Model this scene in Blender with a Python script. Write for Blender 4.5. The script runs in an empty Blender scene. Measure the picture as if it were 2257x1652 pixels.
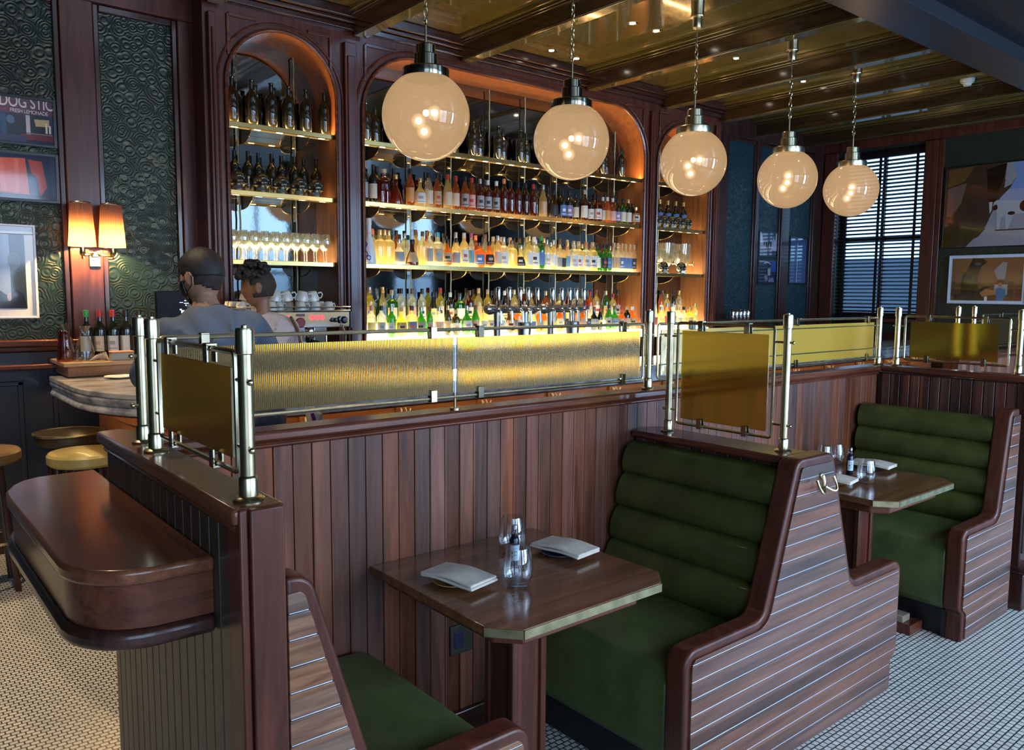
import bpy, bmesh, math, random
from mathutils import Vector, Matrix
random.seed(7)
sc = bpy.context.scene
COL = sc.collection
PI = math.pi
sc.view_settings.view_transform = 'Standard'
sc.view_settings.look = 'None'
sc.view_settings.gamma = 1.0
sc.view_settings.use_curve_mapping = False
sc.view_settings.exposure = 0.0
cy = sc.cycles
cy.use_denoising = True
cy.max_bounces = 8; cy.diffuse_bounces = 3; cy.glossy_bounces = 4
cy.transmission_bounces = 8; cy.transparent_max_bounces = 14
cy.caustics_reflective = False; cy.caustics_refractive = False
cy.sample_clamp_indirect = 4.0
cy.use_adaptive_sampling = True; cy.adaptive_threshold = 0.02

# ---------------------------------------------------------------- materials
def srgb(r, g, b):
    f = lambda c: (c/255/12.92) if c/255 <= .04045 else ((c/255+.055)/1.055)**2.4
    return (f(r), f(g), f(b), 1.0)

def newmat(name):
    m = bpy.data.materials.new(name); m.use_nodes = True
    nt = m.node_tree; nt.nodes.clear()
    out = nt.nodes.new('ShaderNodeOutputMaterial')
    return m, nt, out

def N(nt, kind, **kw):
    n = nt.nodes.new('ShaderNode' + kind)
    for k, v in kw.items():
        if k in n.inputs: n.inputs[k].default_value = v
        else: setattr(n, k, v)
    return n

def principled(nt, col, rough, metal=0, spec=.5, coat=0, coat_rough=.05):
    p = nt.nodes.new('ShaderNodeBsdfPrincipled')
    if col is not None: p.inputs['Base Color'].default_value = col
    p.inputs['Roughness'].default_value = rough
    p.inputs['Metallic'].default_value = metal
    p.inputs['Specular IOR Level'].default_value = spec
    p.inputs['Coat Weight'].default_value = coat
    p.inputs['Coat Roughness'].default_value = coat_rough
    return p

_pm = {}
def plain(name, col, rough=.5, metal=0, spec=.5, coat=0, emit=None, estr=0):
    if name in _pm: return _pm[name]
    m, nt, out = newmat(name)
    p = principled(nt, col, rough, metal, spec, coat)
    if emit:
        p.inputs['Emission Color'].default_value = emit
        p.inputs['Emission Strength'].default_value = estr
    nt.links.new(p.outputs[0], out.inputs[0])
    _pm[name] = m
    return m

def wood(name, dark, light, grain='Z', rough=.28, plank=None, pw=.06, coat=.35, scale=1.0, var=.35):
    """grain: axis the grain runs along; plank: axis across which boards repeat with width pw"""
    m, nt, out = newmat(name); L = nt.links.new
    tc = N(nt, 'TexCoord'); sep = N(nt, 'SeparateXYZ'); L(tc.outputs['Object'], sep.inputs[0])
    mp = N(nt, 'Mapping')
    s = {'X': (1.2, 16, 16), 'Y': (16, 1.2, 16), 'Z': (16, 16, 1.2)}[grain]
    mp.inputs['Scale'].default_value = tuple(v*scale for v in s)
    src = tc.outputs['Object']
    wn = None
    if plank:
        dv = N(nt, 'Math', operation='DIVIDE'); L(sep.outputs[plank], dv.inputs[0]); dv.inputs[1].default_value = pw
        fl = N(nt, 'Math', operation='FLOOR'); L(dv.outputs[0], fl.inputs[0])
        wn = N(nt, 'TexWhiteNoise', noise_dimensions='1D'); L(fl.outputs[0], wn.inputs['W'])
        ml = N(nt, 'VectorMath', operation='SCALE'); L(wn.outputs['Color'], ml.inputs[0]); ml.inputs['Scale'].default_value = 7.0
        ad = N(nt, 'VectorMath', operation='ADD'); L(src, ad.inputs[0]); L(ml.outputs[0], ad.inputs[1])
        src = ad.outputs[0]
    L(src, mp.inputs[0])
    nz = N(nt, 'TexNoise'); nz.inputs['Scale'].default_value = 1.6; nz.inputs['Detail'].default_value = 7; nz.inputs['Roughness'].default_value = .62
    nz.inputs['Distortion'].default_value = .7
    L(mp.outputs[0], nz.inputs['Vector'])
    rp = N(nt, 'ValToRGB'); rp.color_ramp.elements[0].position = .3; rp.color_ramp.elements[1].position = .72
    rp.color_ramp.elements[0].color = dark; rp.color_ramp.elements[1].color = light
    L(nz.outputs['Fac'], rp.inputs[0])
    colout = rp.outputs[0]
    if wn:
        mr = N(nt, 'MapRange'); L(wn.outputs['Value'], mr.inputs[0]); mr.inputs[3].default_value = 1-var*1.3; mr.inputs[4].default_value = 1+var
        hs = N(nt, 'HueSaturation'); L(colout, hs.inputs['Color']); L(mr.outputs[0], hs.inputs['Value'])
        mr2 = N(nt, 'MapRange'); L(wn.outputs['Color'], mr2.inputs[0]); mr2.inputs[3].default_value = .75; mr2.inputs[4].default_value = 1.12
        L(mr2.outputs[0], hs.inputs['Saturation'])
        colout = hs.outputs[0]
    p = principled(nt, None, rough, spec=.36, coat=coat, coat_rough=.12)
    L(colout, p.inputs['Base Color'])
    bp = N(nt, 'Bump'); bp.inputs['Strength'].default_value = .06; bp.inputs['Distance'].default_value = .004
    L(nz.outputs['Fac'], bp.inputs['Height']); L(bp.outputs[0], p.inputs['Normal'])
    L(p.outputs[0], out.inputs[0])
    return m

def noisy(name, c1, c2, scale=6, rough=.5, bump=0, bscale=60, metal=0, coat=0, spec=.5, bdist=.003):
    m, nt, out = newmat(name); L = nt.links.new
    tc = N(nt, 'TexCoord')
    nz = N(nt, 'TexNoise'); nz.inputs['Scale'].default_value = scale; nz.inputs['Detail'].default_value = 5
    L(tc.outputs['Object'], nz.inputs['Vector'])
    rp = N(nt, 'ValToRGB'); rp.color_ramp.elements[0].color = c1; rp.color_ramp.elements[1].color = c2
    rp.color_ramp.elements[0].position = .35; rp.color_ramp.elements[1].position = .68
    L(nz.outputs['Fac'], rp.inputs[0])
    p = principled(nt, None, rough, metal, spec, coat)
    L(rp.outputs[0], p.inputs['Base Color'])
    if bump:
        n2 = N(nt, 'TexNoise'); n2.inputs['Scale'].default_value = bscale; n2.inputs['Detail'].default_value = 3
        L(tc.outputs['Object'], n2.inputs['Vector'])
        bp = N(nt, 'Bump'); bp.inputs['Strength'].default_value = bump; bp.inputs['Distance'].default_value = bdist
        L(n2.outputs['Fac'], bp.inputs['Height']); L(bp.outputs[0], p.inputs['Normal'])
    L(p.outputs[0], out.inputs[0])
    return m

def emission(name, col, s):
    if name in _pm: return _pm[name]
    m, nt, out = newmat(name)
    e = N(nt, 'Emission'); e.inputs[0].default_value = col; e.inputs[1].default_value = s
    nt.links.new(e.outputs[0], out.inputs[0]); _pm[name] = m
    return m

def clearglass(name, tint=(.93, .96, .97, 1), gloss=.10, body=None, bodyfac=0.0, rough=.02):
    """thin clear glass: see-through with facing-dependent reflection; body adds lit liquid / frosted glass"""
    if name in _pm: return _pm[name]
    m, nt, out = newmat(name); L = nt.links.new
    tr = N(nt, 'BsdfTransparent'); tr.inputs[0].default_value = tint
    cur = tr.outputs[0]
    if body:
        tl = N(nt, 'BsdfTranslucent'); tl.inputs[0].default_value = body
        df = N(nt, 'BsdfDiffuse'); df.inputs[0].default_value = body
        m0 = N(nt, 'MixShader'); m0.inputs[0].default_value = .16; L(tl.outputs[0], m0.inputs[1]); L(df.outputs[0], m0.inputs[2])
        m1 = N(nt, 'MixShader'); m1.inputs[0].default_value = bodyfac; L(cur, m1.inputs[1]); L(m0.outputs[0], m1.inputs[2])
        cur = m1.outputs[0]
    lw = N(nt, 'LayerWeight'); lw.inputs[0].default_value = .35
    mr = N(nt, 'MapRange'); L(lw.outputs['Facing'], mr.inputs[0]); mr.inputs[3].default_value = gloss*.5; mr.inputs[4].default_value = min(1, gloss*5)
    gl = N(nt, 'BsdfGlossy'); gl.inputs['Roughness'].default_value = rough; gl.inputs[0].default_value = (1, 1, 1, 1)
    mx = N(nt, 'MixShader'); L(mr.outputs[0], mx.inputs[0]); L(cur, mx.inputs[1]); L(gl.outputs[0], mx.inputs[2])
    L(mx.outputs[0], out.inputs[0]); _pm[name] = m
    return m

def lin(r, g, b): return (r, g, b, 1)
MAH_D, MAH_L = lin(.046, .011, .006), lin(.18, .052, .026)
M = {}
M['planks_x'] = wood('mahogany boards', lin(.066, .017, .007), lin(.24, .070, .029), 'Z', .48, 'X', .0625, .0, var=.34)
M['planks_y'] = wood('mahogany boards deep', lin(.05, .016, .010), lin(.17, .06, .038), 'Z', .42, 'Y', .056, .08, var=.4)
M['boards_z'] = wood('mahogany slats', lin(.07, .024, .014), lin(.22, .085, .048), 'X', .3, 'Z', .0555, .4, var=.3)
M['boards_light'] = wood('striped mahogany slats', lin(.08, .03, .018), lin(.36, .17, .09), 'X', .28, 'Z', .0555, .4, var=.2, scale=1.6)
M['mah'] = wood('mahogany upright grain', MAH_D, lin(.13, .034, .020), 'Z', .36, coat=.08)
M['mah_x'] = wood('mahogany long grain', MAH_D, MAH_L, 'X', .26, coat=.2)
M['mah_y'] = wood('mahogany cross grain', MAH_D, lin(.17, .048, .026), 'Y', .26, coat=.2)
M['mah_dark'] = wood('dark mahogany', lin(.02, .007, .005), lin(.07, .024, .017), 'Z', .3)
M['mah_dark_y'] = wood('dark mahogany beam', lin(.020, .010, .005), lin(.060, .034, .013), 'Y', .18, coat=.5)
M['mah_dark_x'] = wood('dark mahogany cornice', lin(.022, .009, .006), lin(.07, .026, .018), 'X', .22)
M['top'] = wood('polished table wood', lin(.10, .036, .016), lin(.24, .098, .044), 'X', .18, coat=.3)
M['counter_top'] = wood('polished counter wood', lin(.08, .024, .012), lin(.24, .08, .036), 'Y', .2, coat=.45)
M['bar_wood'] = wood('orange bar wood', lin(.20, .07, .024), lin(.42, .17, .06), 'X', .3)
M['niche'] = wood('niche wood', lin(.22, .08, .026), lin(.42, .17, .06), 'Z', .45, coat=0)  # lighter, oranger mahogany: warm niche light mixed into its colour
M['niche_x'] = wood('arch lining wood', lin(.16, .06, .024), lin(.32, .13, .055), 'X', .32)
M['dark_panel'] = wood('dark painted boards', lin(.030, .022, .014), lin(.055, .042, .028), 'Z', .4, 'Y', .055, .15, var=.2)
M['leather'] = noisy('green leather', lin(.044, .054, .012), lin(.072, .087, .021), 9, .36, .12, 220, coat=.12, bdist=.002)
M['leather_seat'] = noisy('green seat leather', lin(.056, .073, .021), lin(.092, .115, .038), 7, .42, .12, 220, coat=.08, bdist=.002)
M['plinth'] = plain('plinth', lin(.012, .010, .010), .4)
M['brass'] = noisy('aged brass', lin(.48, .41, .25), lin(.68, .59, .38), 14, .27, metal=1)
M['brass_bright'] = plain('polished brass', lin(.80, .58, .26), .16, 1)
M['brass_dull'] = noisy('brushed brass edge', lin(.28, .25, .14), lin(.48, .42, .24), 20, .38, metal=1)
M['brass_edge'] = plain('golden brass edge', lin(.46, .31, .11), .26, 1)
M['nickel'] = plain('dark nickel', lin(.30, .27, .20), .14, 1)
M['chrome'] = plain('chrome', lin(.72, .74, .76), .1, 1)
M['steel'] = plain('brushed steel', lin(.42, .42, .42), .28, 1)
M['tealwall'] = noisy('teal embossed wall covering', lin(.0035, .0135, .0165), lin(.006, .021, .025), 4, .33, .55, 38, coat=0, spec=.4, bdist=.010)
M['greenwall'] = noisy('dark green wall covering', lin(.010, .018, .012), lin(.014, .026, .018), 4, .4, .3, 30, bdist=.01)
M['navytrim'] = plain('navy wainscot', lin(.020, .022, .032), .35, coat=.2)
M['ceil'] = noisy('lacquered olive ceiling', lin(.095, .072, .015), lin(.12, .092, .022), 2.0, .13, .06, 5, coat=.8, bdist=.03)
M['black'] = plain('black plastic', lin(.008, .008, .010), .3)
M['blackgloss'] = plain('black gloss', lin(.006, .006, .008), .3)
M['white'] = plain('white ceramic', lin(.70, .66, .58), .25, coat=.3)
M['plastic_white'] = plain('white plastic', lin(.75, .75, .72), .4)
M['linen'] = noisy('beige linen', lin(.60, .52, .43), lin(.70, .62, .52), 40, .85, .15, 500, bdist=.001)
M['marble'] = noisy('grey marble', lin(.20, .19, .20), lin(.62, .58, .55), 5.5, .14, coat=.4)
M['marble_edge'] = noisy('veined marble edge', lin(.22, .22, .25), lin(.70, .67, .65), 9, .2, coat=.4)

def scroll_wall(name, c1, c2):
    m, nt, out = newmat(name); L = nt.links.new
    tc = N(nt, 'TexCoord'); vo = N(nt, 'TexVoronoi'); vo.inputs['Scale'].default_value = 13
    L(tc.outputs['Object'], vo.inputs['Vector'])
    ml = N(nt, 'Math', operation='MULTIPLY'); L(vo.outputs['Distance'], ml.inputs[0]); ml.inputs[1].default_value = 30
    sn = N(nt, 'Math', operation='SINE'); L(ml.outputs[0], sn.inputs[0])
    nz = N(nt, 'TexNoise'); nz.inputs['Scale'].default_value = 5; L(tc.outputs['Object'], nz.inputs['Vector'])
    rp = N(nt, 'ValToRGB'); rp.color_ramp.elements[0].color = c1; rp.color_ramp.elements[1].color = c2; L(nz.outputs['Fac'], rp.inputs[0])
    p = principled(nt, None, .34, spec=.55); p.inputs['Specular Tint'].default_value = lin(1, .86, .55)
    L(rp.outputs[0], p.inputs['Base Color'])
    bp = N(nt, 'Bump'); bp.inputs['Strength'].default_value = .38; bp.inputs['Distance'].default_value = .004
    L(sn.outputs[0], bp.inputs['Height']); L(bp.outputs[0], p.inputs['Normal']); L(p.outputs[0], out.inputs[0]); return m
M['tealwall_lit'] = scroll_wall('window-tinted teal scroll wall covering', lin(.007, .026, .036), lin(.011, .040, .054))  # teal covering with blue window light mixed into its colour
M['tealwall'] = scroll_wall('teal scroll embossed wall covering', lin(.0035, .0135, .0165), lin(.006, .021, .025))
# mosaic floor
def floor_mat():
    m, nt, out = newmat('small white mosaic floor'); L = nt.links.new
    tc = N(nt, 'TexCoord'); bk = N(nt, 'TexBrick')
    L(tc.outputs['Object'], bk.inputs['Vector'])
    bk.inputs['Scale'].default_value = 1; bk.inputs['Brick Width'].default_value = .030; bk.inputs['Row Height'].default_value = .024
    bk.inputs['Mortar Size'].default_value = .0032; bk.inputs['Mortar Smooth'].default_value = .3
    bk.inputs['Color1'].default_value = lin(.78, .76, .70); bk.inputs['Color2'].default_value = lin(.66, .64, .58)
    bk.inputs['Mortar'].default_value = lin(.05, .048, .045)
    p = principled(nt, None, .3)
    L(bk.outputs['Color'], p.inputs['Base Color'])
    bp = N(nt, 'Bump'); bp.invert = True; bp.inputs['Strength'].default_value = .4; bp.inputs['Distance'].default_value = .002
    L(bk.outputs['Fac'], bp.inputs['Height']); L(bp.outputs[0], p.inputs['Normal'])
    L(p.outputs[0], out.inputs[0]); return m
M['floor'] = floor_mat()

# antique mirror behind the bottles
def mirror_mat():
    m, nt, out = newmat('aged dark mirror'); L = nt.links.new
    tc = N(nt, 'TexCoord'); nz = N(nt, 'TexNoise'); nz.inputs['Scale'].default_value = 30; nz.inputs['Detail'].default_value = 3
    L(tc.outputs['Object'], nz.inputs['Vector'])
    p = principled(nt, lin(.28, .27, .25), .045, 1)
    bp = N(nt, 'Bump'); bp.inputs['Strength'].default_value = .02; bp.inputs['Distance'].default_value = .004
    L(nz.outputs['Fac'], bp.inputs['Height']); L(bp.outputs[0], p.inputs['Normal'])
    L(p.outputs[0], out.inputs[0]); return m
M['mirror'] = mirror_mat()

# ribbed / satin amber glass
def amber_glass(name, ribs, axis='X', rough=.18, tint=(.76, .62, .25, 1), body=(.34, .22, .05, 1), fac=.12):
    m, nt, out = newmat(name); L = nt.links.new
    g = N(nt, 'BsdfRefraction'); g.inputs['Color'].default_value = tint; g.inputs['Roughness'].default_value = rough; g.inputs['IOR'].default_value = 1.12
    gl = N(nt, 'BsdfGlossy'); gl.inputs['Roughness'].default_value = .16; gl.inputs[0].default_value = (.9, .8, .6, 1)
    df = N(nt, 'BsdfDiffuse'); df.inputs[0].default_value = body
    tl = N(nt, 'BsdfTranslucent'); tl.inputs[0].default_value = body
    mm = N(nt, 'MixShader'); mm.inputs[0].default_value = .5; L(df.outputs[0], mm.inputs[1]); L(tl.outputs[0], mm.inputs[2])
    m1 = N(nt, 'MixShader'); m1.inputs[0].default_value = fac; L(g.outputs[0], m1.inputs[1]); L(mm.outputs[0], m1.inputs[2])
    lw = N(nt, 'LayerWeight'); lw.inputs[0].default_value = .25
    mr = N(nt, 'MapRange'); L(lw.outputs['Facing'], mr.inputs[0]); mr.inputs[3].default_value = .05; mr.inputs[4].default_value = .5
    m2 = N(nt, 'MixShader'); L(mr.outputs[0], m2.inputs[0]); L(m1.outputs[0], m2.inputs[1]); L(gl.outputs[0], m2.inputs[2])
    tc = N(nt, 'TexCoord')
    if ribs:
        wv = N(nt, 'TexWave', wave_type='BANDS', bands_direction=axis); wv.inputs['Scale'].default_value = ribs
        L(tc.outputs['Object'], wv.inputs['Vector'])
        h = wv.outputs['Fac']; d = .0016; s = 1.0
    else:
        nz = N(nt, 'TexNoise'); nz.inputs['Scale'].default_value = 35; L(tc.outputs['Object'], nz.inputs['Vector'])
        h = nz.outputs['Fac']; d = .002; s = .35
    bp = N(nt, 'Bump'); bp.inputs['Strength'].default_value = s; bp.inputs['Distance'].default_value = d
    L(h, bp.inputs['Height'])
    for n in (g, gl): L(bp.outputs[0], n.inputs['Normal'])
    L(m2.outputs[0], out.inputs[0]); return m
M['ribbed'] = amber_glass('ribbed amber glass', 52)
M['amber'] = amber_glass('satin amber glass', 0, rough=.3, tint=(.88, .70, .17, 1), body=(.12, .070, .020, 1), fac=.20)
M['amber_bright'] = amber_glass('bright amber glass', 0, rough=.22, tint=(.98, .78, .2, 1), body=(.95, .66, .10, 1), fac=.75)
M['clear'] = clearglass('clear drinking glass')
M['tumbler'] = clearglass('clear thin tumbler', tint=(.96, .975, .985, 1), gloss=.13, rough=.01)
M['bracket'] = plain('dark bronze plate', lin(.035, .026, .016), .35, .6)
M['groove_glint'] = plain('pale groove glint', lin(.50, .50, .55), .42, .5)
M['clear_lit'] = clearglass('lit stemware glass', gloss=.14, body=lin(.95, .85, .6), bodyfac=.18)
M['pane'] = clearglass('window pane', gloss=.06)

# opal globe: glowing opal glass, bulbs seen through it
def globe_mat():
    m, nt, out = newmat('opal lamp glass'); L = nt.links.new
    e = N(nt, 'Emission'); e.inputs[0].default_value = lin(1.0, .63, .32); e.inputs[1].default_value = .60
    tr = N(nt, 'BsdfTransparent'); tr.inputs[0].default_value = lin(1, .9, .75)
    mx = N(nt, 'MixShader'); mx.inputs[0].default_value = .80; L(tr.outputs[0], mx.inputs[1]); L(e.outputs[0], mx.inputs[2])
    gl = N(nt, 'BsdfGlossy'); gl.inputs['Roughness'].default_value = .03
    lw = N(nt, 'LayerWeight'); lw.inputs[0].default_value = .3
    mr = N(nt, 'MapRange'); L(lw.outputs['Facing'], mr.inputs[0]); mr.inputs[3].default_value = .03; mr.inputs[4].default_value = .35
    m2 = N(nt, 'MixShader'); L(mr.outputs[0], m2.inputs[0]); L(mx.outputs[0], m2.inputs[1]); L(gl.outputs[0], m2.inputs[2])
    L(m2.outputs[0], out.inputs[0]); return m
M['globe'] = globe_mat()
M['bulb'] = emission('lamp filament bulb', lin(1, .80, .52), 14)
def halo_mat():
    m, nt, out = newmat('bulb halo glow'); L = nt.links.new  # glow shell imitating the halo around each bulb
    e = N(nt, 'Emission'); e.inputs[0].default_value = lin(1, .72, .40); e.inputs[1].default_value = 5.5
    tr = N(nt, 'BsdfTransparent'); lw = N(nt, 'LayerWeight'); lw.inputs[0].default_value = .5
    mp = N(nt, 'MapRange'); L(lw.outputs['Facing'], mp.inputs[0]); mp.inputs[1].default_value = .75; mp.inputs[2].default_value = 0.0; mp.inputs[3].default_value = 0; mp.inputs[4].default_value = .55
    pw = N(nt, 'Math', operation='POWER'); L(mp.outputs[0], pw.inputs[0]); pw.inputs[1].default_value = 1.6
    mx = N(nt, 'MixShader'); L(pw.outputs[0], mx.inputs[0]); L(tr.outputs[0], mx.inputs[1]); L(e.outputs[0], mx.inputs[2]); L(mx.outputs[0], out.inputs[0]); return m
M['halo'] = halo_mat()
M['led'] = emission('warm led', lin(1, .72, .34), 14)
M['shelf_glow_high'] = emission('dim lit shelf top', lin(1, .70, .34), 2.6)
M['shelf_glow'] = emission('lit shelf top', lin(1, .84, .50), 9.0)
M['brass_glow'] = emission('lit brass underside glow', lin(1, .58, .16), .55)  # glow standing in for lamplight on the brass underside
M['strip_glow'] = emission('orange light strip', lin(1, .56, .20), 75)
M['step_glow'] = emission('lit bottle step', lin(1, .90, .54), 9.0)
M['spot_glow'] = emission('downlight bulb', lin(1, .9, .75), 18)

# ---------------------------------------------------------------- mesh builder
class MB:
    def __init__(s): s.v = []; s.f = []; s.m = []
    def add(s, vs, fs, mi=0):
        o = len(s.v); s.v += [tuple(v) for v in vs]
        for f in fs: s.f.append(tuple(o+i for i in f)); s.m.append(mi)
        return s
    def box(s, x0, x1, y0, y1, z0, z1, mi=0):
        vs = [(x, y, z) for z in (z0, z1) for y in (y0, y1) for x in (x0, x1)]
        return s.add(vs, [(0, 2, 3, 1), (4, 5, 7, 6), (0, 1, 5, 4), (2, 6, 7, 3), (0, 4, 6, 2), (1, 3, 7, 5)], mi)
    def obox(s, c, size, rot, mi=0):
        hx, hy, hz = (v/2 for v in size)
        vs = [Vector(c) + rot @ Vector((x, y, z)) for z in (-hz, hz) for y in (-hy, hy) for x in (-hx, hx)]
        return s.add(vs, [(0, 2, 3, 1), (4, 5, 7, 6), (0, 1, 5, 4), (2, 6, 7, 3), (0, 4, 6, 2), (1, 3, 7, 5)], mi)
    def prism(s, poly, axis, a, b, mi=0):
        """poly of 2-D points; axis 'Y': (x,z) extruded along y; 'Z': (x,y) along z; 'X': (y,z) along x"""
        area = sum(p[0]*q[1]-q[0]*p[1] for p, q in zip(poly, poly[1:]+poly[:1]))
        if area < 0: poly = poly[::-1]
        if a > b: a, b = b, a
        def P(p, t): return {'Y': (p[0], t, p[1]), 'Z': (p[0], p[1], t), 'X': (t, p[0], p[1])}[axis]
        n = len(poly); vs = [P(p, a) for p in poly] + [P(p, b) for p in poly]
        fs = [tuple(range(n-1, -1, -1)), tuple(range(n, 2*n))] + [(i, (i+1) % n, n+(i+1) % n, n+i) for i in range(n)]
        if axis == 'Y': fs = [f[::-1] for f in fs]
        return s.add(vs, fs, mi)
    def lathe(s, prof, seg=24, c=(0, 0, 0), mi=0, rot=None, sx=1, sy=1, ripple=None, sq=None, a0=0, a1=2*PI, cap=True):
        vs = []; full = abs(a1-a0-2*PI) < 1e-6
        n = seg if full else seg+1
        for r, z in prof:
            for i in range(n):
                a = a0+(a1-a0)*i/seg
                k = 1.0
                if ripple: k += ripple[1]*math.cos(ripple[0]*a)
                if sq: k *= (abs(math.cos(a))**sq+abs(math.sin(a))**sq)**(-1/sq)
                p = Vector((r*k*math.cos(a)*sx, r*k*math.sin(a)*sy, z))
                if rot: p = rot @ p
                vs.append(Vector(c)+p)
        fs = []
        for j in range(len(prof)-1):
            for i in range(seg):
                i2 = (i+1) % n
                fs.append((j*n+i, j*n+i2, (j+1)*n+i2, (j+1)*n+i))
        if full and cap:
            if prof[0][0] > 1e-6: fs.append(tuple(range(n-1, -1, -1)))
            if prof[-1][0] > 1e-6: fs.append(tuple((len(prof)-1)*n+i for i in range(n)))
        return s.add(vs, fs, mi)
    def tube(s, pts, r, seg=10, mi=0, closed=False, radii=None):
        pts = [Vector(p) for p in pts]; n = len(pts); vs = []
        prev = None
        for k, p in enumerate(pts):
            if closed: t = pts[(k+1) % n]-pts[k-1]
            else: t = pts[min(k+1, n-1)]-pts[max(k-1, 0)]
            t = t.normalized() if t.length > 1e-9 else Vector((0, 0, 1))
            if prev is None:
                u = t.cross(Vector((0, 0, 1)))
                if u.length < .05: u = t.cross(Vector((1, 0, 0)))
            else: u = prev - t*prev.dot(t)
            u.normalize(); w = t.cross(u); prev = u
            rr = radii[k] if radii else r
            for i in range(seg):
                a = 2*PI*i/seg
                vs.append(p+u*(rr*math.cos(a))+w*(rr*math.sin(a)))
        fs = []
        for k in range(n if closed else n-1):
            k2 = (k+1) % n
            for i in range(seg):
                i2 = (i+1) % seg
                fs.append((k*seg+i, k*seg+i2, k2*seg+i2, k2*seg+i))
        if not closed:
            fs.append(tuple(range(seg-1, -1, -1))); fs.append(tuple((n-1)*seg+i for i in range(seg)))
        return s.add(vs, fs, mi)
    def sphere(s, c, r, seg=20, rings=12, mi=0, sc3=(1, 1, 1), rot=None):
        prof = [(math.sin(PI*j/rings)*r, -math.cos(PI*j/rings)*r) for j in range(rings+1)]
        prof[0] = (0, -r); prof[-1] = (0, r)
        o = len(s.v); s.lathe(prof, seg, (0, 0, 0), mi)
        for k in range(o, len(s.v)):
            p = Vector(s.v[k]); p = Vector((p.x*sc3[0], p.y*sc3[1], p.z*sc3[2]))
            if rot: p = rot @ p
            s.v[k] = tuple(Vector(c)+p)
        return s

def link_mesh(name, mb, mats, parent=None, bevel=0, seg=2, ang=35, off=None, weld=True):
    me = bpy.data.meshes.new(name)
    o3 = Vector(off) if off is not None else (parent_off(parent) if parent else Vector((0, 0, 0)))
    me.from_pydata([tuple(Vector(v)-o3) for v in mb.v], [], mb.f)
    if not isinstance(mats, (list, tuple)): mats = [mats]
    for m in mats: me.materials.append(m)
    if len(mats) > 1: me.polygons.foreach_set('material_index', mb.m)
    bm = bmesh.new(); bm.from_mesh(me)
    if weld: bmesh.ops.remove_doubles(bm, verts=bm.verts, dist=1e-5)
    bmesh.ops.recalc_face_normals(bm, faces=bm.faces)
    bm.to_mesh(me); bm.free()
    me.polygons.foreach_set('use_smooth', [True]*len(me.polygons))
    me.set_sharp_from_angle(angle=math.radians(ang))
    o = bpy.data.objects.new(name, me); COL.objects.link(o)
    if parent: o.parent = parent
    if bevel:
        b = o.modifiers.new('bevel', 'BEVEL'); b.width = bevel; b.segments = seg; b.limit_method = 'ANGLE'; b.angle_limit = math.radians(40)
        b.use_clamp_overlap = True
    return o

def parent_off(p):
    v = Vector((0, 0, 0))
    while p is not None:
        v += p.location; p = p.parent
    return v

def tag(o, label, cat, group=None, kind=None):
    o['label'] = label; o['category'] = cat
    if group: o['group'] = group
    if kind: o['kind'] = kind
    return o
def thing(name, loc, label, cat, group=None, kind=None):
    e = bpy.data.objects.new(name, None); COL.objects.link(e); e.location = loc; e.empty_display_size = .05
    return tag(e, label, cat, group, kind)
def struct(name, mb, mat, bevel=0, label=None, **k):
    o = link_mesh(name, mb, mat, None, bevel, **k); o['kind'] = 'structure'
    if label: o['label'] = label
    return o
def part(name, mb, mat, parent, bevel=0, label=None, **k):
    o = link_mesh(name, mb, mat, parent, bevel, **k)
    if label: o['label'] = label
    return o
def solo(name, mb, mat, loc, label, cat, group=None, bevel=0, **k):
    """a top-level thing whose body is its own mesh, in world coordinates, origin at loc"""
    o = link_mesh(name, mb, mat, None, bevel, off=loc, **k); o.location = loc
    return tag(o, label, cat, group)
def copy_tree(o, parent=None, loc=None):
    c = o.copy(); COL.objects.link(c)
    if parent: c.parent = parent
    if loc is not None: c.location = loc
    for ch in list(o.children):
        if ch.name in KIDS_SKIP: continue
        copy_tree(ch, c)
    return c
KIDS_SKIP = set()

def arc(cx, cz, r, a0, a1, n=8):
    return [(cx+r*math.cos(math.radians(a0+(a1-a0)*i/n)), cz+r*math.sin(math.radians(a0+(a1-a0)*i/n))) for i in range(n+1)]

def Rz(a): return Matrix.Rotation(a, 3, 'Z')
def Rx(a): return Matrix.Rotation(a, 3, 'X')
def Ry(a): return Matrix.Rotation(a, 3, 'Y')
ONES = 'first second third fourth fifth sixth seventh eighth ninth tenth eleventh twelfth thirteenth fourteenth fifteenth sixteenth seventeenth eighteenth nineteenth'.split()
TENS = {2: 'twent', 3: 'thirt', 4: 'fort', 5: 'fift', 6: 'sixt'}
def ordinal(n):
    if n < 20: return ONES[n-1]
    t, u = divmod(n, 10)
    return TENS[t]+('ieth' if u == 0 else 'y-'+ONES[u-1])

# ---------------------------------------------------------------- camera
F_PX = 1768.6034; YAW, PITCH, ROLL = math.radians(39.5589257), math.radians(5.83472643), math.radians(.41062131)
fwd = Vector((math.sin(YAW)*math.cos(PITCH), math.cos(YAW)*math.cos(PITCH), -math.sin(PITCH)))
rgt = Vector((math.cos(YAW), -math.sin(YAW), 0)); up = rgt.cross(fwd)
r2 = rgt*math.cos(ROLL)+up*math.sin(ROLL); u2 = -rgt*math.sin(ROLL)+up*math.cos(ROLL)
cam = bpy.data.cameras.new('camera'); cam.sensor_width = 36; cam.sensor_fit = 'HORIZONTAL'; cam.lens = F_PX*36/2257
cam.clip_start = .05; cam.clip_end = 200
co = bpy.data.objects.new('camera', cam); COL.objects.link(co)
co.matrix_world = Matrix(((r2.x, u2.x, -fwd.x, 0), (r2.y, u2.y, -fwd.y, 0), (r2.z, u2.z, -fwd.z, 1.65), (0, 0, 0, 1)))
sc.camera = co

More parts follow.
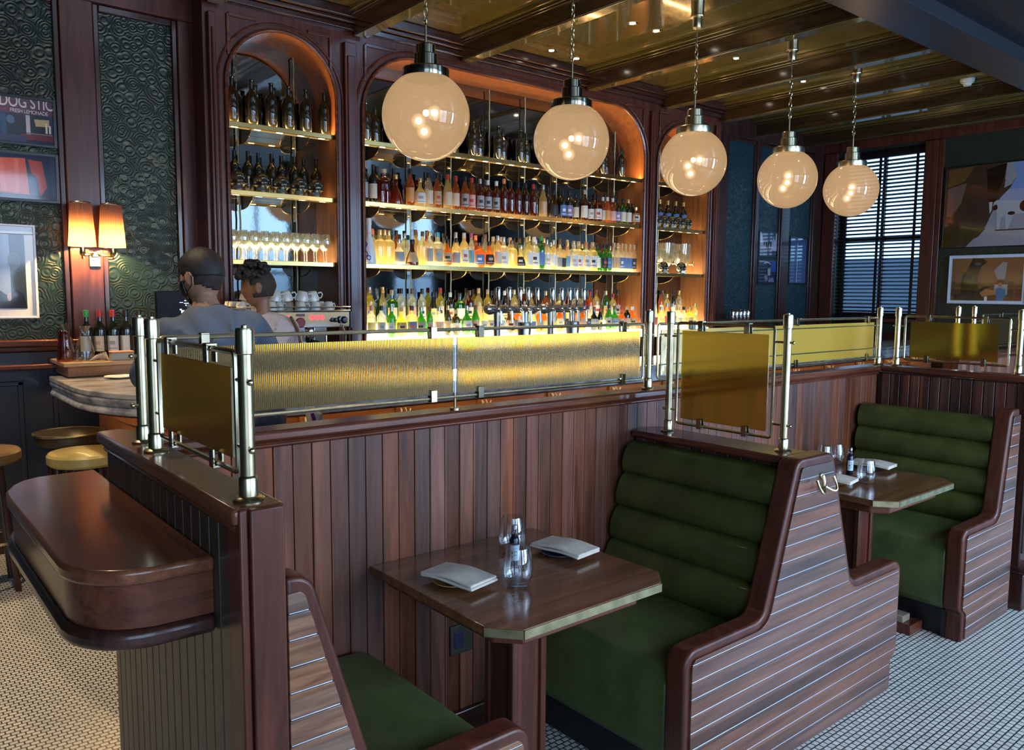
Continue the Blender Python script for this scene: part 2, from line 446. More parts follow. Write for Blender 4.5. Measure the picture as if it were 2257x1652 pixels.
# ---------------------------------------------------------------- room shell
XW0, XW1, YW0, YW1, ZC = -2.6, 10.23, -1.8, 5.85, 3.73      # room extents
YF = 5.60                                                   # face of the arched bar wall
struct('floor', MB().box(XW0-.1, XW1+.1, YW0-.1, YW1+.4, -.1, 0), M['floor'])
struct('ceiling', MB().box(XW0-.1, XW1+.1, YW0-.1, YW1+.4, ZC, ZC+.1), M['ceil'])
# left stretch of the back wall: teal panels between mahogany pilasters
struct('wall_back_left', MB().box(XW0, 1.93, YW1, YW1+.12, 0, ZC).box(XW0, 1.93, YW1-.0018, YW1, 1.99, 1.993).box(XW0, 1.93, YW1-.0018, YW1, 2.66, 2.663), M['tealwall'])
t = MB()
for x0, x1 in ((-1.2, -1.0), (1.12, 1.315), (1.835, 1.94)): t.box(x0, x1, 5.815, 5.86, 1.32, ZC)
t.box(XW0, 1.94, 5.80, 5.86, 3.47, ZC)
struct('trim_1', t, M['mah'], .006)
t = MB()
for x0, x1 in ((1.085, 1.12), (1.315, 1.35), (1.80, 1.835), (-1.235, -1.2), (-1.0, -.965)): t.box(x0, x1, 5.83, 5.855, 1.34, 3.47)
for x0, x1 in ((-.965, 1.085), (1.35, 1.80)): t.box(x0, x1, 5.826, 5.855, 3.425, 3.47)
struct('trim_2', t, M['mah_dark'], .006)
t = MB().box(XW0, 1.94, 5.76, 5.86, 1.295, 1.335).box(XW0, 1.94, 5.80, 5.86, 1.262, 1.295)
struct('trim_3', t, M['mah_x'], .008)
t = MB().box(XW0, 1.94, 5.72, 5.86, 1.155, 1.185)
struct('trim_4', t, M['mah_x'], .006)
t = MB().box(XW0, 1.94, 5.82, 5.87, 0, 1.26)
for x in (-1.6, -.6, .4, 1.4):
    t.box(x-.42, x+.42, 5.805, 5.83, .25, .28).box(x-.42, x+.42, 5.805, 5.83, 1.05, 1.08).box(x-.42, x-.39, 5.805, 5.83, .25, 1.08).box(x+.39, x+.42, 5.805, 5.83, .25, 1.08)
struct('wall_wainscot_left', t, M['navytrim'], .005)
struct('baseboard_left', MB().box(XW0, 1.94, 5.79, 5.86, 0, .16), M['mah_dark_x'], .008)

# arched bar wall
def arch_curve(xl, xr, zs, zt, n=14):
    r = zt-zs
    return arc(xl+r, zs, r, 180, 90, n) + ([] if abs(xr-xl-2*r) < .01 else []) + arc(xr-r, zs, r, 90, 0, n)
ARCH = [(2.075, 2.90, 3.065, 3.475), (3.12, 6.355, 3.01, 3.49), (6.55, 7.42, 3.0, 3.43)]
w = MB(); lin_ = MB(); bead = MB(); bead2 = MB()
xs = [1.93]+[v for a in ARCH for v in a[:2]]+[7.62]
for i in range(0, len(xs), 2): w.box(xs[i], xs[i+1], YF, YF+.36, 0, ZC)
for xl, xr, zs, zt in ARCH:
    c = arch_curve(xl, xr, zs, zt)
    for (x0, z0), (x1, z1) in zip(c, c[1:]):
        if x1-x0 > 1e-6: w.add([(x0, YF, z0), (x1, YF, z1), (x1, YF, ZC), (x0, YF, ZC)], [(0, 1, 2, 3)])
    path = [(xl, .9)]+c+[(xr, .9)]; pin = [(xl+.004, .9)]+arch_curve(xl+.004, xr-.004, zs, zt-.004)+[(xr-.004, .9)]
    for (x0, z0), (x1, z1) in zip(pin, pin[1:]):
        if abs(x1-x0)+abs(z1-z0) > 1e-6: lin_.add([(x0, YF-.002, z0), (x1, YF-.002, z1), (x1, YF+.345, z1), (x0, YF+.345, z0)], [(0, 1, 2, 3)])
    bead.tube([(x, YF-.012, z) for x, z in path], .014, 8)
    k = .055
    out_ = [(xl-k, .95)]+arch_curve(xl-k, xr+k, zs, zt+k*.8)+[(xr+k, .95)]
    bead2.tube([(x, YF-.006, z) for x, z in out_], .009, 6)
struct('wall_back', w, M['mah'], weld=True)
struct('trim_5', lin_, M['niche'])
bead.add(bead2.v, bead2.f)
struct('trim_6', bead, M['mah_x'])
t = MB()
for a, b in ((1.955, 2.005), (2.96, 3.06), (6.42, 6.49), (7.49, 7.58)):
    t.box(a, b, YF-.04, YF+.01, .95, 3.50)
    t.box(a+.018, b-.018, YF-.052, YF, 1.2, 3.40)
struct('trim_7', t, M['mah'], .006)
# spandrel panels between arches and cornice
t = MB()
for x in (2.10, 2.86, 3.15, 6.33, 6.58, 7.39):
    t.box(x-.012, x+.012, YF-.014, YF, 3.25, 3.52)
for xa, xb in ((2.10, 2.30), (2.68, 2.86), (3.15, 3.42), (6.06, 6.33), (6.58, 6.76), (7.21, 7.39)):
    t.box(xa, xb, YF-.014, YF, 3.505, 3.53)
struct('trim_8', t, M['mah_x'], .004)
t = MB().box(1.90, 7.66, YF-.10, YF+.02, 3.66, ZC).box(1.91, 7.65, YF-.07, YF+.02, 3.63, 3.66).box(1.92, 7.64, YF-.045, YF+.02, 3.585, 3.63)
struct('trim_9', t, M['mah_dark_x'], .008)
# back of the wall behind the niches, and the stretch beyond the arches, coloured bluer for window light
struct('wall_back_right', MB().box(7.62, XW1, YW1, YW1+.12, 0, ZC).box(1.93, 7.62, YF+.36, YF+.42, 0, ZC), M['tealwall_lit'])
t = MB()
for x0, x1 in ((7.60, 8.08), (8.66, 8.73), (9.24, 9.42), (9.98, 10.23)): t.box(x0, x1, 5.81, 5.86, .9, ZC)
t.box(7.6, XW1, 5.80, 5.86, 3.50, ZC)
struct('trim_10', t, M['mah_dark'], .006)
t = MB()
for x0, x1 in ((8.08, 8.66), (8.73, 9.24), (9.42, 9.98)):
    t.box(x0, x0+.03, 5.828, 5.86, 1.0, 3.5).box(x1-.03, x1, 5.828, 5.86, 1.0, 3.5).box(x0, x1, 5.828, 5.86, 3.46, 3.5)
struct('trim_11', t, M['mah_dark'], .008)
struct('wall_wainscot_right', MB().box(7.62, XW1, 5.80, 5.87, 0, 1.05), M['mah_dark'], .005)

# window wall (far right)
WY0, WY1, WZ0, WZ1 = 4.50, 5.62, 1.36, 3.50
w = MB().box(XW1, XW1+.25, YW0, WY0, 0, ZC).box(XW1, XW1+.25, WY1, YW1+.1, 0, ZC).box(XW1, XW1+.25, WY0, WY1, 0, WZ0).box(XW1, XW1+.25, WY0, WY1, WZ1, ZC)
struct('wall_right', w, M['greenwall'])
t = MB().box(XW1-.05, XW1+.02, 4.34, 4.50, .9, 3.515).box(XW1-.05, XW1+.02, 5.62, 5.80, .9, 3.515).box(XW1-.05, XW1+.02, YW0, YW1, 3.52, ZC).box(XW1-.07, XW1+.02, YW0, 4.5, 1.2, 1.26)
t.box(XW1-.04, XW1+.02, 4.28, 4.34, 1.26, 3.52)
struct('trim_12', t, M['mah'], .008)
struct('wall_wainscot_window', MB().box(XW1-.04, XW1+.01, YW0, 5.8, 0, 1.2), M['mah_dark'], .005)
wf = MB()
X0 = XW1+.12
for a, b in ((WY0, WY0+.06), (WY1-.06, WY1), ): wf.box(X0, X0+.06, a, b, WZ0, WZ1)
wf.box(X0, X0+.06, WY0, WY1, WZ0, WZ0+.07).box(X0, X0+.06, WY0, WY1, WZ1-.07, WZ1).box(X0-.01, X0+.05, WY0, WY1, 2.34, 2.41).box(X0, X0+.05, 5.04, 5.08, WZ0, WZ1)
win = struct('window_1', wf, M['mah_dark'], .005, label='sash window behind the lowered dark slat blind')
part('pane', MB().box(X0+.025, X0+.03, WY0+.05, WY1-.05, WZ0+.06, WZ1-.06), M['pane'], win)
part('sill', MB().box(XW1-.09, XW1+.14, WY0-.04, WY1+.04, WZ0-.045, WZ0), M['mah'], win, .008)

# unseen sides of the room, with tall street windows behind the camera, some added for their light
FRONT_W = [(-2.2, .6, 1.8), (1.1, 2.3, 6.0), (2.7, 4.7, 10), (4.95, 6.2, 1.0), (6.80, 7.55, 62), (8.3, 9.3, 1.1)]   # x from, x to, brightness; widest two and narrowest added to light booths and floor
w = MB(); xs = [XW0]+[v for a in FRONT_W for v in a[:2]]+[XW1]
for i in range(0, len(xs), 2): w.box(xs[i], xs[i+1], YW0-.2, YW0, 0, ZC)
for a, b, q in FRONT_W: w.box(a, b, YW0-.2, YW0, 0, .45).box(a, b, YW0-.2, YW0, 3.35, ZC)
struct('wall_front', w, M['greenwall'])
struct('wall_left', MB().box(XW0-.2, XW0, YW0, YW1, 0, ZC), M['greenwall'])
for i, (a, b, q) in enumerate(FRONT_W):
    f = MB()
    for x0, x1 in ((a, a+.05), (b-.05, b), ((a+b)/2-.02, (a+b)/2+.02)): f.box(x0, x1, YW0-.12, YW0-.06, .45, 3.35)
    for z0, z1 in ((.45, .52), (1.95, 2.01), (3.28, 3.35)): f.box(a, b, YW0-.12, YW0-.06, z0, z1)
    struct('window_%d' % (i+2), f, M['mah_dark'], 0)  # frames the added windows as well
bl = MB()
for k in range(44): bl.obox((1.7, YW0+.03, .62+k*.062), (1.18, .045, .003), Rx(.35))
b_ = thing('venetian_blind', (1.7, YW0+.03, 3.35), 'lowered slat blind on the street window mirrored in the left wall pictures', 'blind')
part('slats', bl, M['black'], b_); part('headrail', MB().box(1.1, 2.3, YW0, YW0+.06, 3.33, 3.4), M['black'], b_)

# ceiling beams: running to the bar wall, with mouldings and soffits in the ceiling colour, dying into a cross beam
BX = [3.085, 4.075, 5.525, 6.63, 7.62, 8.65, 9.7, 2.0, .9]
for i, x in enumerate(BX):
    ye = 5.55 if x < 7.7 else 5.84
    b = MB().box(x-.055, x+.055, 2.82, ye, 3.556, ZC)
    b.box(x-.085, x+.085, 2.82, ye, 3.665, ZC).box(x-.12, x+.12, 2.82, ye, 3.700, ZC, 1).box(x-.052, x+.052, 2.82, ye, 3.548, 3.556, 1).box(x-.092, x+.092, 2.82, ye, 3.682, 3.692, 1)
    struct('trim_%d' % (13+i), b, [M['mah_dark_y'], M['ceil']], .006)
struct('trim_22', MB().box(XW0, XW1, 2.50, 2.84, 3.50, ZC).box(XW0, XW1, 2.84, 2.88, 3.63, ZC), plain('dark grey cross beam', lin(.022, .022, .026), .35), .01)
struct('trim_23', MB().box(XW0, XW1, YW0, 2.5, 3.60, ZC), plain('dark front ceiling', lin(.014, .013, .016), .4))

# ---------------------------------------------------------------- light
world = bpy.data.worlds.new('dusk sky'); sc.world = world; world.use_nodes = True
nt = world.node_tree; nt.nodes.clear()
tc = nt.nodes.new('ShaderNodeTexCoord'); sp = nt.nodes.new('ShaderNodeSeparateXYZ'); rp = nt.nodes.new('ShaderNodeValToRGB')
bg = nt.nodes.new('ShaderNodeBackground'); wo = nt.nodes.new('ShaderNodeOutputWorld')
nt.links.new(tc.outputs['Generated'], sp.inputs[0])
mr = nt.nodes.new('ShaderNodeMapRange'); nt.links.new(sp.outputs['Z'], mr.inputs[0]); mr.inputs[1].default_value = -.2; mr.inputs[2].default_value = .4
nt.links.new(mr.outputs[0], rp.inputs[0])
e = rp.color_ramp.elements; e[0].position = .30; e[0].color = lin(.035, .07, .13); e[1].position = .42; e[1].color = lin(.34, .62, 1.0)
e2 = e.new(.36); e2.color = lin(.06, .13, .26); e3 = e.new(1.0); e3.color = lin(.42, .68, 1.0)
nt.links.new(rp.outputs[0], bg.inputs[0]); bg.inputs[1].default_value = 4.2
nt.links.new(bg.outputs[0], wo.inputs[0])

def area(name, loc, rot, sx, sy, col, watts):
    l = bpy.data.lights.new(name, 'AREA'); l.shape = 'RECTANGLE'; l.size = sx; l.size_y = sy; l.color = col; l.energy = watts
    o = bpy.data.objects.new(name, l); COL.objects.link(o); o.location = loc; o.rotation_euler = rot; return o
DAY = (.34, .61, 1.0)
for a, b, q in FRONT_W:
    area('day_and_fill', ((a+b)/2, YW0-.22, 1.9), (PI/2, 0, 0), b-a, 2.9, (.64, .79, 1.0) if a < 4 else DAY, q*PI*(b-a)*2.9)  # daylight at the real windows, added fill at the others

def point(name, loc, col, watts, r=.05):
    l = bpy.data.lights.new(name, 'POINT'); l.color = col; l.energy = watts; l.shadow_soft_size = r
    o = bpy.data.objects.new(name, l); COL.objects.link(o); o.location = loc; return o
def spot(name, loc, col, watts, ang=80, r=.03):
    l = bpy.data.lights.new(name, 'SPOT'); l.color = col; l.energy = watts; l.spot_size = math.radians(ang); l.spot_blend = .8; l.shadow_soft_size = r
    o = bpy.data.objects.new(name, l); COL.objects.link(o); o.location = loc; return o

# recessed downlights
SPOTS = [(4.81, 5.32, 0), (4.81, 4.39, 0), (5.09, 4.39, 0), (5.14, 5.35, 0), (7.2, 5.20, 0), (6.2, 4.42, 0), (7.35, 4.45, 0), (8.3, 4.97, 0), (6.1, 2.98, 0), (.35, 3.9, 1), (.2, 5.3, 1), (-.6, 2.6, 1)]
WHERE = ['nearest the wide arch in the third coffer', 'nearer the aisle in the third coffer, left of a pair', 'nearer the aisle in the third coffer, right of a pair', 'beside the wide arch, just behind the second globe chain',
         'beside the small arch, far end of the ceiling', 'beside the fourth globe canopy', 'past the last globe chain toward the window', 'close to the blue wall corner', 'at the foot of the big cross beam', 'over the marble bar end', 'over the left wall sconce', 'over the service counter']
for i, (x, y, k) in enumerate(SPOTS):
    z = ZC
    s = thing('downlight', (x, y, z), 'small bright recessed downlight '+WHERE[i], 'ceiling light', 'ceiling downlights')
    part('trim_ring', MB().lathe([(.022, z), (.036, z-.004), (.040, z-.001), (.040, z)], 20, (x, y, 0)), M['nickel'], s)
    part('bulb', MB().lathe([(0, z-.003), (.022, z-.003), (.022, z)], 16, (x, y, 0)), M['spot_glow'], s)
    spot('downlight_beam', (x, y, z-.02), (1, .78, .5), 170 if k else 14, 95)
# ---------------------------------------------------------------- booth walls
p = thing('booth_wall', (2.65, 2.33, 0), 'long low mahogany board wall behind the booth tables, carrying brass posts', 'partition')
bd = MB(); x = .645; w_ = .0625
while x < 4.69:
    x1 = min(x+w_-.0024, 4.70); bd.box(x, x1, 2.28, 2.30, .1, 1.192); x += w_
part('board_panel', bd, M['planks_x'], p, .0018)
part('core', MB().box(.63, 4.72, 2.296, 2.345, 0, 1.20), M['mah_dark'], p)
part('cap_rail', MB().box(.60, 4.80, 2.252, 2.365, 1.206, 1.24).box(.63, 4.70, 2.264, 2.355, 1.186, 1.206), M['mah_x'], p, .010)
part('baseboard', MB().box(.63, 4.70, 2.262, 2.30, 0, .13), M['mah_dark_x'], p, .006)

p = thing('end_wall', (.59, 2.0, 0), 'low mahogany end wall with flat square post, beside the rounded wooden counter', 'partition')
part('core', MB().box(.553, .63, 1.52, 2.50, 0, 1.20), M['mah_y'], p)
bd = MB(); y = 1.525
while y < 2.44: bd.box(.545, .556, y, min(y+.0525, 2.46), 0, 1.19); y += .056
part('board_panel', bd, M['dark_panel'], p, .002)
part('end_post', MB().box(.545, .562, 1.463, 1.53, 0, 1.238).box(.5635, .632, 1.455, 1.53, 0, 1.238), M['mah'], p, .004)
part('cap_rail', MB().prism([(.535, 1.47), (.64, 1.47), (.64, 2.50), (.60, 2.57), (.535, 2.55)], 'Z', 1.207, 1.24).prism([(.541, 1.48), (.636, 1.48), (.636, 2.50), (.541, 2.50)], 'Z', 1.19, 1.207), M['counter_top'], p, .010)

p = thing('end_wall', (4.745, 1.9, 0), 'low dark mahogany wall closing the far booth, behind the far green bench', 'partition')
bd = MB(); y = 1.53
while y < 2.24: bd.box(4.70, 4.712, y, min(y+.052, 2.25), 0, 1.195); y += .056
part('board_panel', bd, M['planks_y'], p, .003)
part('core', MB().box(4.71, 4.79, 1.53, 2.30, 0, 1.20), M['mah_dark'], p)
part('cap_rail', MB().box(4.685, 4.80, 1.46, 2.26, 1.205, 1.24), M['mah_y'], p, .012)
part('end_post', MB().box(4.69, 4.80, 1.462, 1.53, .22, 1.205).box(4.67, 4.82, 1.43, 1.54, 0, .2).box(4.66, 4.83, 1.42, 1.54, .2, .235).box(4.70, 4.79, 1.452, 1.47, .3, 1.15), M['mah_dark'], p, .008)

# next booth beyond the aisle
p = thing('far_booth_wall', (7.0, 2.3, 0), 'distant low mahogany wall beyond the aisle, past the brown glass screen', 'partition')
part('board_panel', MB().box(5.80, 9.4, 2.26, 2.36, 0, 1.2), M['planks_x'], p)
part('cap_rail', MB().box(5.78, 9.4, 2.24, 2.40, 1.2, 1.24), M['mah_x'], p, .01)

# ---------------------------------------------------------------- brass and glass screens
def post(mb, x, y, z0, z1=1.58):
    mb.lathe([(.030, z0), (.031, z0+.004), (.026, z0+.008), (.0185, z0+.010), (.0185, z0+.045), (.0165, z0+.048), (.0145, z0+.05), (.0145, z1-.052),
              (.0178, z1-.05), (.0182, z1-.006), (.0165, z1-.001), (.006, z1), (.006, z1+.004), (0, z1+.006)], 22, (x, y, 0))
def rail_frame(mb, A, B, z0, z1, r=.0062):
    k = .012
    mb.tube([A(B[0], z0+k), A(B[0], z1-k), A(B[0]+k*.3, z1-k*.3), A(B[0]+k, z1), A(B[1]-k, z1), A(B[1]-k*.3, z1-k*.3), A(B[1], z1-k), A(B[1], z0+k), A(B[1]-k*.3, z0+k*.3), A(B[1]-k, z0), A(B[0]+k, z0), A(B[0]+k*.3, z0+k*.3)], r, 8, closed=True)
def screen(name, axis, q, z0, posts, frames, panels, clips, label, mat, seam=None, rods=(1.475, 1.342)):
    """axis 'X' runs along x at y=q; 'Y' runs along y at x=q"""
    A = (lambda s, z, d=0: (s, q+d, z)) if axis == 'X' else (lambda s, z, d=0: (q+d, s, z))
    mid = (posts[0][0]+posts[-1][0])/2
    c = A(mid, z0)
    root = thing(name, c, label, 'glass screen')
    for s, pz in posts:
        mb = MB(); post(mb, *A(s, 0)[:2], pz); part('post', mb, M['brass'], root)
    for f0, f1, b0, b1, fm in frames:
        mb = MB(); rail_frame(mb, A, (f0, f1), b0, b1)
        part('frame_rail', mb, M['brass'], root)
    for g0, g1, b0, b1 in panels:
        mb = MB()
        if axis == 'X': mb.box(g0, g1, q-.003, q+.003, b0, b1)
        else: mb.box(q-.003, q+.003, g0, g1, b0, b1)
        part('glass_panel', mb, mat, root)
    for s, zc, d in clips:       # folded brass clip hooking the rail to the pane
        mb = MB(); h = .020
        za, zb = (zc-.030, zc+.008) if d > 0 else (zc-.008, zc+.030)
        if axis == 'X': mb.box(s-h*.6, s+h*.6, q-.012, q-.007, za, zb).box(s-h*.6, s+h*.6, q+.007, q+.012, za, zb).box(s-h*.6, s+h*.6, q-.012, q+.012, (zb if d > 0 else za)-.003, (zb if d > 0 else za)+.003)
        else: mb.box(q-.012, q-.007, s-h*.6, s+h*.6, za, zb).box(q+.007, q+.012, s-h*.6, s+h*.6, za, zb).box(q-.012, q+.012, s-h*.6, s+h*.6, (zb if d > 0 else za)-.003, (zb if d > 0 else za)+.003)
        part('clip', mb, M['nickel'], root, .001)
    for s, fr in [(posts[0][0], frames[0][0])] + ([(posts[-1][0], frames[-1][1])] if len(posts) > 1 else []):
        sg = 1 if s > fr else -1
        for z in rods:
            mb = MB(); mb.tube([A(fr, z), A(s+sg*.022, z)], .0042, 8).sphere(A(s+sg*.024, z), .0065, 10, 8)
            part('stub_rod', mb, M['brass'], root)
    if seam:
        mb = MB(); mb.box(seam-.007, seam+.007, q-.008, q+.008, 1.30, 1.495); part('joint_strip', mb, M['clear'], root)
        mb = MB(); mb.tube([A(seam, 1.24), A(seam, 1.30)], .005, 8).lathe([(.018, 1.24), (.018, 1.246), (.006, 1.248)], 16, (seam, q, 0)); part('foot', mb, M['brass'], root)
    return root
screen('glass_screen', 'X', 2.29, 1.24, [(.598, 1.24), (2.656, 1.24)], [(.645, 2.62, 1.285, 1.522, 0)],
       [(.66, 1.622, 1.298, 1.494), (1.641, 2.596, 1.298, 1.494)],
       [(.768, 1.522, 1), (1.537, 1.522, 1), (1.74, 1.522, 1), (2.49, 1.522, 1), (1.537, 1.285, -1), (1.74, 1.285, -1), (2.49, 1.285, -1)],
       'long ribbed amber glass screen with vertical joint, in front of the marble bar', M['ribbed'], seam=1.632)
screen('glass_screen', 'X', 2.29, 1.24, [(4.722, 1.24)], [(2.716, 4.69, 1.283, 1.520, 0)], [(2.735, 4.65, 1.296, 1.494)],
       [(2.95, 1.520, 1), (3.814, 1.520, 1), (4.57, 1.520, 1), (2.95, 1.283, -1), (3.814, 1.283, -1), (4.57, 1.283, -1)],
       'glowing yellow amber glass screen on the booth wall above the farther table', M['amber_bright'])
screen('glass_screen', 'Y', .588, 1.24, [(1.525, 1.24), (2.140, 1.24)], [(1.575, 2.088, 1.287, 1.529, 0)], [(1.597, 2.062, 1.313, 1.497)],
       [(1.72, 1.529, 1), (1.99, 1.529, 1), (1.70, 1.287, -1), (1.98, 1.287, -1)],
       'square dark amber glass screen on the end wall above the wooden counter', M['amber'])
screen('glass_screen', 'Y', 2.628, 1.077, [(1.610, 1.077), (2.150, 1.077)], [(1.662, 2.110, 1.120, 1.533, 0)], [(1.684, 2.086, 1.141, 1.503)],
       [(1.777, 1.533, 1), (1.992, 1.533, 1), (1.775, 1.120, -1), (1.986, 1.120, -1)],
       'tall nearly square brown glass screen between the two booths, above green seat back', M['amber'], rods=(1.478, 1.173))
screen('glass_screen', 'Y', 4.745, 1.24, [(1.550, 1.24), (2.192, 1.24)], [(1.600, 2.150, 1.281, 1.533, 0)], [(1.652, 2.118, 1.297, 1.502)],
       [(1.72, 1.533, 1), (2.02, 1.533, 1), (1.72, 1.281, -1), (2.02, 1.281, -1)],
       'wide brown glass screen on the wall above the far green bench', M['amber'])
screen('glass_screen', 'X', 2.29, 1.24, [(6.10, 1.24), (8.1, 1.24)], [(6.25, 8.04, 1.285, 1.520, 0)], [(6.30, 8.0, 1.298, 1.494)],
       [(6.6, 1.520, 1), (7.5, 1.520, 1)], 'distant brass framed screen partly hidden behind the wide brown screen', M['amber'])
mb = MB(); post(mb, 5.83, 2.29, 1.24); mb.tube([(5.86, 2.29, 1.475), (5.83, 2.29, 1.475)], .005, 8)
solo('brass_post', mb, M['brass'], (5.83, 2.29, 1.24), 'single brass post at the near end of the distant booth wall', 'post')

# ---------------------------------------------------------------- rounded service counter at the left
p = thing('service_counter', (.42, 2.12, 0), 'rounded mahogany counter shelf fixed to the low end wall', 'counter')
def cpoly(d):
    a = .13-d
    return [(.545, 1.602+d)] + [(.43, 1.605+d)] + [(.29+d+.145*(1-math.sin(math.radians(t)))*1, 1.605+d+.16*(1-math.cos(math.radians(t)))) for t in (12, 24, 36, 48, 60, 72, 84, 90)] + [(.288+d, 2.40)] + [(.288+d+.12*(1-math.cos(math.radians(t))), 2.40+.22*math.sin(math.radians(t))-d) for t in (20, 40, 60, 80)] + [(.545, 2.63-d)]
part('top', MB().prism(cpoly(0), 'Z', 1.083, 1.115), M['counter_top'], p, .009, seg=3)
part('apron', MB().prism(cpoly(.012), 'Z', .992, 1.083), M['mah_x'], p, .002)
part('lower_moulding', MB().prism(cpoly(-.002), 'Z', .955, .992), M['mah_dark'], p, .012, seg=3)

# ---------------------------------------------------------------- benches
def half_outline(a, k, tp, inset=0):
    """right-hand outline (h, z) from floor to top: foot, arm front, arm top, knee, back, rounded top"""
    i = inset
    o = [(a-.045-i, 0+i*0), (a-.045-i, .135), (a-.03-i, .150), (a-.004-i, .165), (a-i, .185)]
    r = .055
    o += [(a-r+ (r-i)*math.cos(math.radians(t)), .557-r+(r-i)*math.sin(math.radians(t))) for t in (0, 20, 40, 60, 75, 90)]
    r = .06
    o += [(k+r+(-(r+i))*math.sin(math.radians(t)), .557+r-(r+i)*math.cos(math.radians(t))) for t in (0, 20, 40, 60, 80)]
    r = .05
    o += [(tp-r+(r-i)*math.cos(math.radians(t)), 1.083-r+(r-i)*math.sin(math.radians(t))) for t in (8, 30, 50, 70, 90)]
    return o
def bench(cx, sides, a, k, tp, label, back_x=None, panelmat=None, yb=2.258):
    Y0, Y1 = 1.466, 1.548
    root = thing('booth_bench', (cx, 1.87, 0), label, 'bench')
    def outline(inset):
        R = half_outline(a, k, tp, inset)
        L = [(-h, z) for h, z in R]
        if sides == 'both': o = R+L[::-1]
        elif sides == 'R': o = R+[(0.004+inset*0, R[-1][1]), (0.004, 0)]
        else: o = [(-.004, 0), (-.004, R[-1][1])]+L[::-1]
        return [(cx+h, z) for h, z in o]
    op = outline(0)
    part('end_panel', MB().prism(op, 'Y', Y0+.006, Y1), M['mah'], root, .010, seg=3)
    # boarded face: horizontal boards clipped to the inset outline
    ip = outline(.028)
    def span(z):
        xsx = []
        n = len(ip)
        for i in range(n):
            (x0, z0), (x1, z1) = ip[i], ip[(i+1) % n]
            if (z0 <= z < z1) or (z1 <= z < z0): xsx.append(x0+(x1-x0)*(z-z0)/(z1-z0))
        return (min(xsx), max(xsx)) if len(xsx) > 1 else None
    bands = MB(); z = .015; step = .0555
    cuts = [.5285]
    while z < 1.05:
        zt = min(z+step-.0045, 1.053)
        zs = [z+1e-4]
        for t in range(1, 9): zs.append(z+(zt-z)*t/8)
        pieces = [zs] if not (zs[0] < .5285 < zs[-1]) else [[q for q in zs if q < .5285]+[.528], [.529]+[q for q in zs if q > .5285]]
        # the knee makes one board step inwards: keep it one board by walking both edges
        Lp, Rp = [], []
        for seg_ in pieces:
            for q in seg_:
                sp_ = span(q)
                if sp_: Lp.append((sp_[0], q)); Rp.append((sp_[1], q))
        if len(Rp) > 1: bands.prism(Rp+Lp[::-1], 'Y', Y0-.002, Y0+.008)
        z += step
    glint = MB()
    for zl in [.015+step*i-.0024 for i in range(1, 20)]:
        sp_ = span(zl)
        if sp_ and zl < 1.05 and sp_[1]-sp_[0] > .02: glint.box(sp_[0]+.002, sp_[1]-.002, Y0-.0012, Y0+.006, zl-.0016, zl+.0016)  # pale strips painting window highlights into the grooves
    bands.add(glint.v, glint.f, 1)
    part('board_face', bands, [panelmat or M['boards_z'], M['groove_glint']], root, .0045, seg=3)
    part('foot', MB().box(cx-(a-.05 if sides != 'R' else 0), cx+(a-.05 if sides != 'L' else 0), Y1-.002, Y1+.02, 0, .14), M['plinth'], root)
    for sg in ((1, -1) if sides == 'both' else ((1,) if sides == 'R' else (-1,))):
        X = lambda h: cx+sg*h
        seat = [(X(k-.10), .15), (X(a-.03), .15), (X(a-.008), .18), (X(a-.006), .42), (X(a-.03), .468), (X(a-.075), .483), (X(k+.02), .49), (X(k-.10), .49)]
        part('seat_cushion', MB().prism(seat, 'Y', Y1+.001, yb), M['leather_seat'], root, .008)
        part('plinth', MB().box(min(X(0.02), X(a-.075)), max(X(0.02), X(a-.075)), Y1+.02, yb-.02, 0, .15), M['plinth'], root)
        zc_ = [.482, .635, .771, .906, 1.03]; prof = []
        face = lambda z: k-.03-(z-.48)*(k-tp)/.56
        for z0, z1 in zip(zc_, zc_[1:]):
            for t in (0, .06, .16, .32, .5, .68, .84, .94, 1):
                zz = z0+(z1-z0)*t
                prof.append((X(face(zz)+.034*(math.sin(PI*t)**.45 if 0 < t < 1 else 0)), zz))
        prof += [(X(max(.03, face(1.03)-.03)), 1.035), (X(.02), 1.03), (X(.02), .482)]
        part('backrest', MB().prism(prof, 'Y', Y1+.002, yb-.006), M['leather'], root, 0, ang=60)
    return root
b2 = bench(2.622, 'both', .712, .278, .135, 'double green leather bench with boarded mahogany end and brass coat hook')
bd = MB(); y = 1.56
while y < 2.26: bd.box(2.56, 2.685, y, min(y+.056, 2.268), .5, 1.046); y += .060
part('back_board', bd, M['planks_y'], b2, .003)
part('cap_rail', MB().box(2.532, 2.712, 1.55, 2.27, 1.047, 1.077), M['mah_y'], b2, .010)
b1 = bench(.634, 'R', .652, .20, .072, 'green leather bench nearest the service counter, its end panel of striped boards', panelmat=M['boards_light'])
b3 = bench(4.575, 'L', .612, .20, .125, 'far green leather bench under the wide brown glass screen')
part('back_board', MB().box(4.577, 4.692, 1.555, 2.256, 0, .98), M['mah_dark'], b3)

# coat hook on the middle bench
h = thing('coat_hook', (2.645, 1.464, .985), 'brass double coat hook screwed to the boarded bench end', 'hook')
mb = MB(); mb.lathe([(0, 0), (.011, 0), (.012, .004), (.009, .007), (0, .008)], 16, (2.645, 1.464, 1.01), rot=Rx(PI/2)); mb.tube([(2.645, 1.459, 1.01), (2.645, 1.452, .99), (2.645, 1.456, .955)], .006, 8, radii=[.008, .006, .005])
part('mount', mb, M['brass'], h)
for sg in (-1, 1):
    mb = MB(); pts = [(2.645+sg*(.004+.052*math.sin(PI*t/2*1.1)), 1.448-.02*math.sin(PI*t), .972-.022*math.sin(PI*t)+.03*t*t) for t in [i/8 for i in range(9)]]
    mb.tube(pts, .004, 8, radii=[.005]*6+[.004, .0045, .006]); part('prong', mb, M['brass'], h)

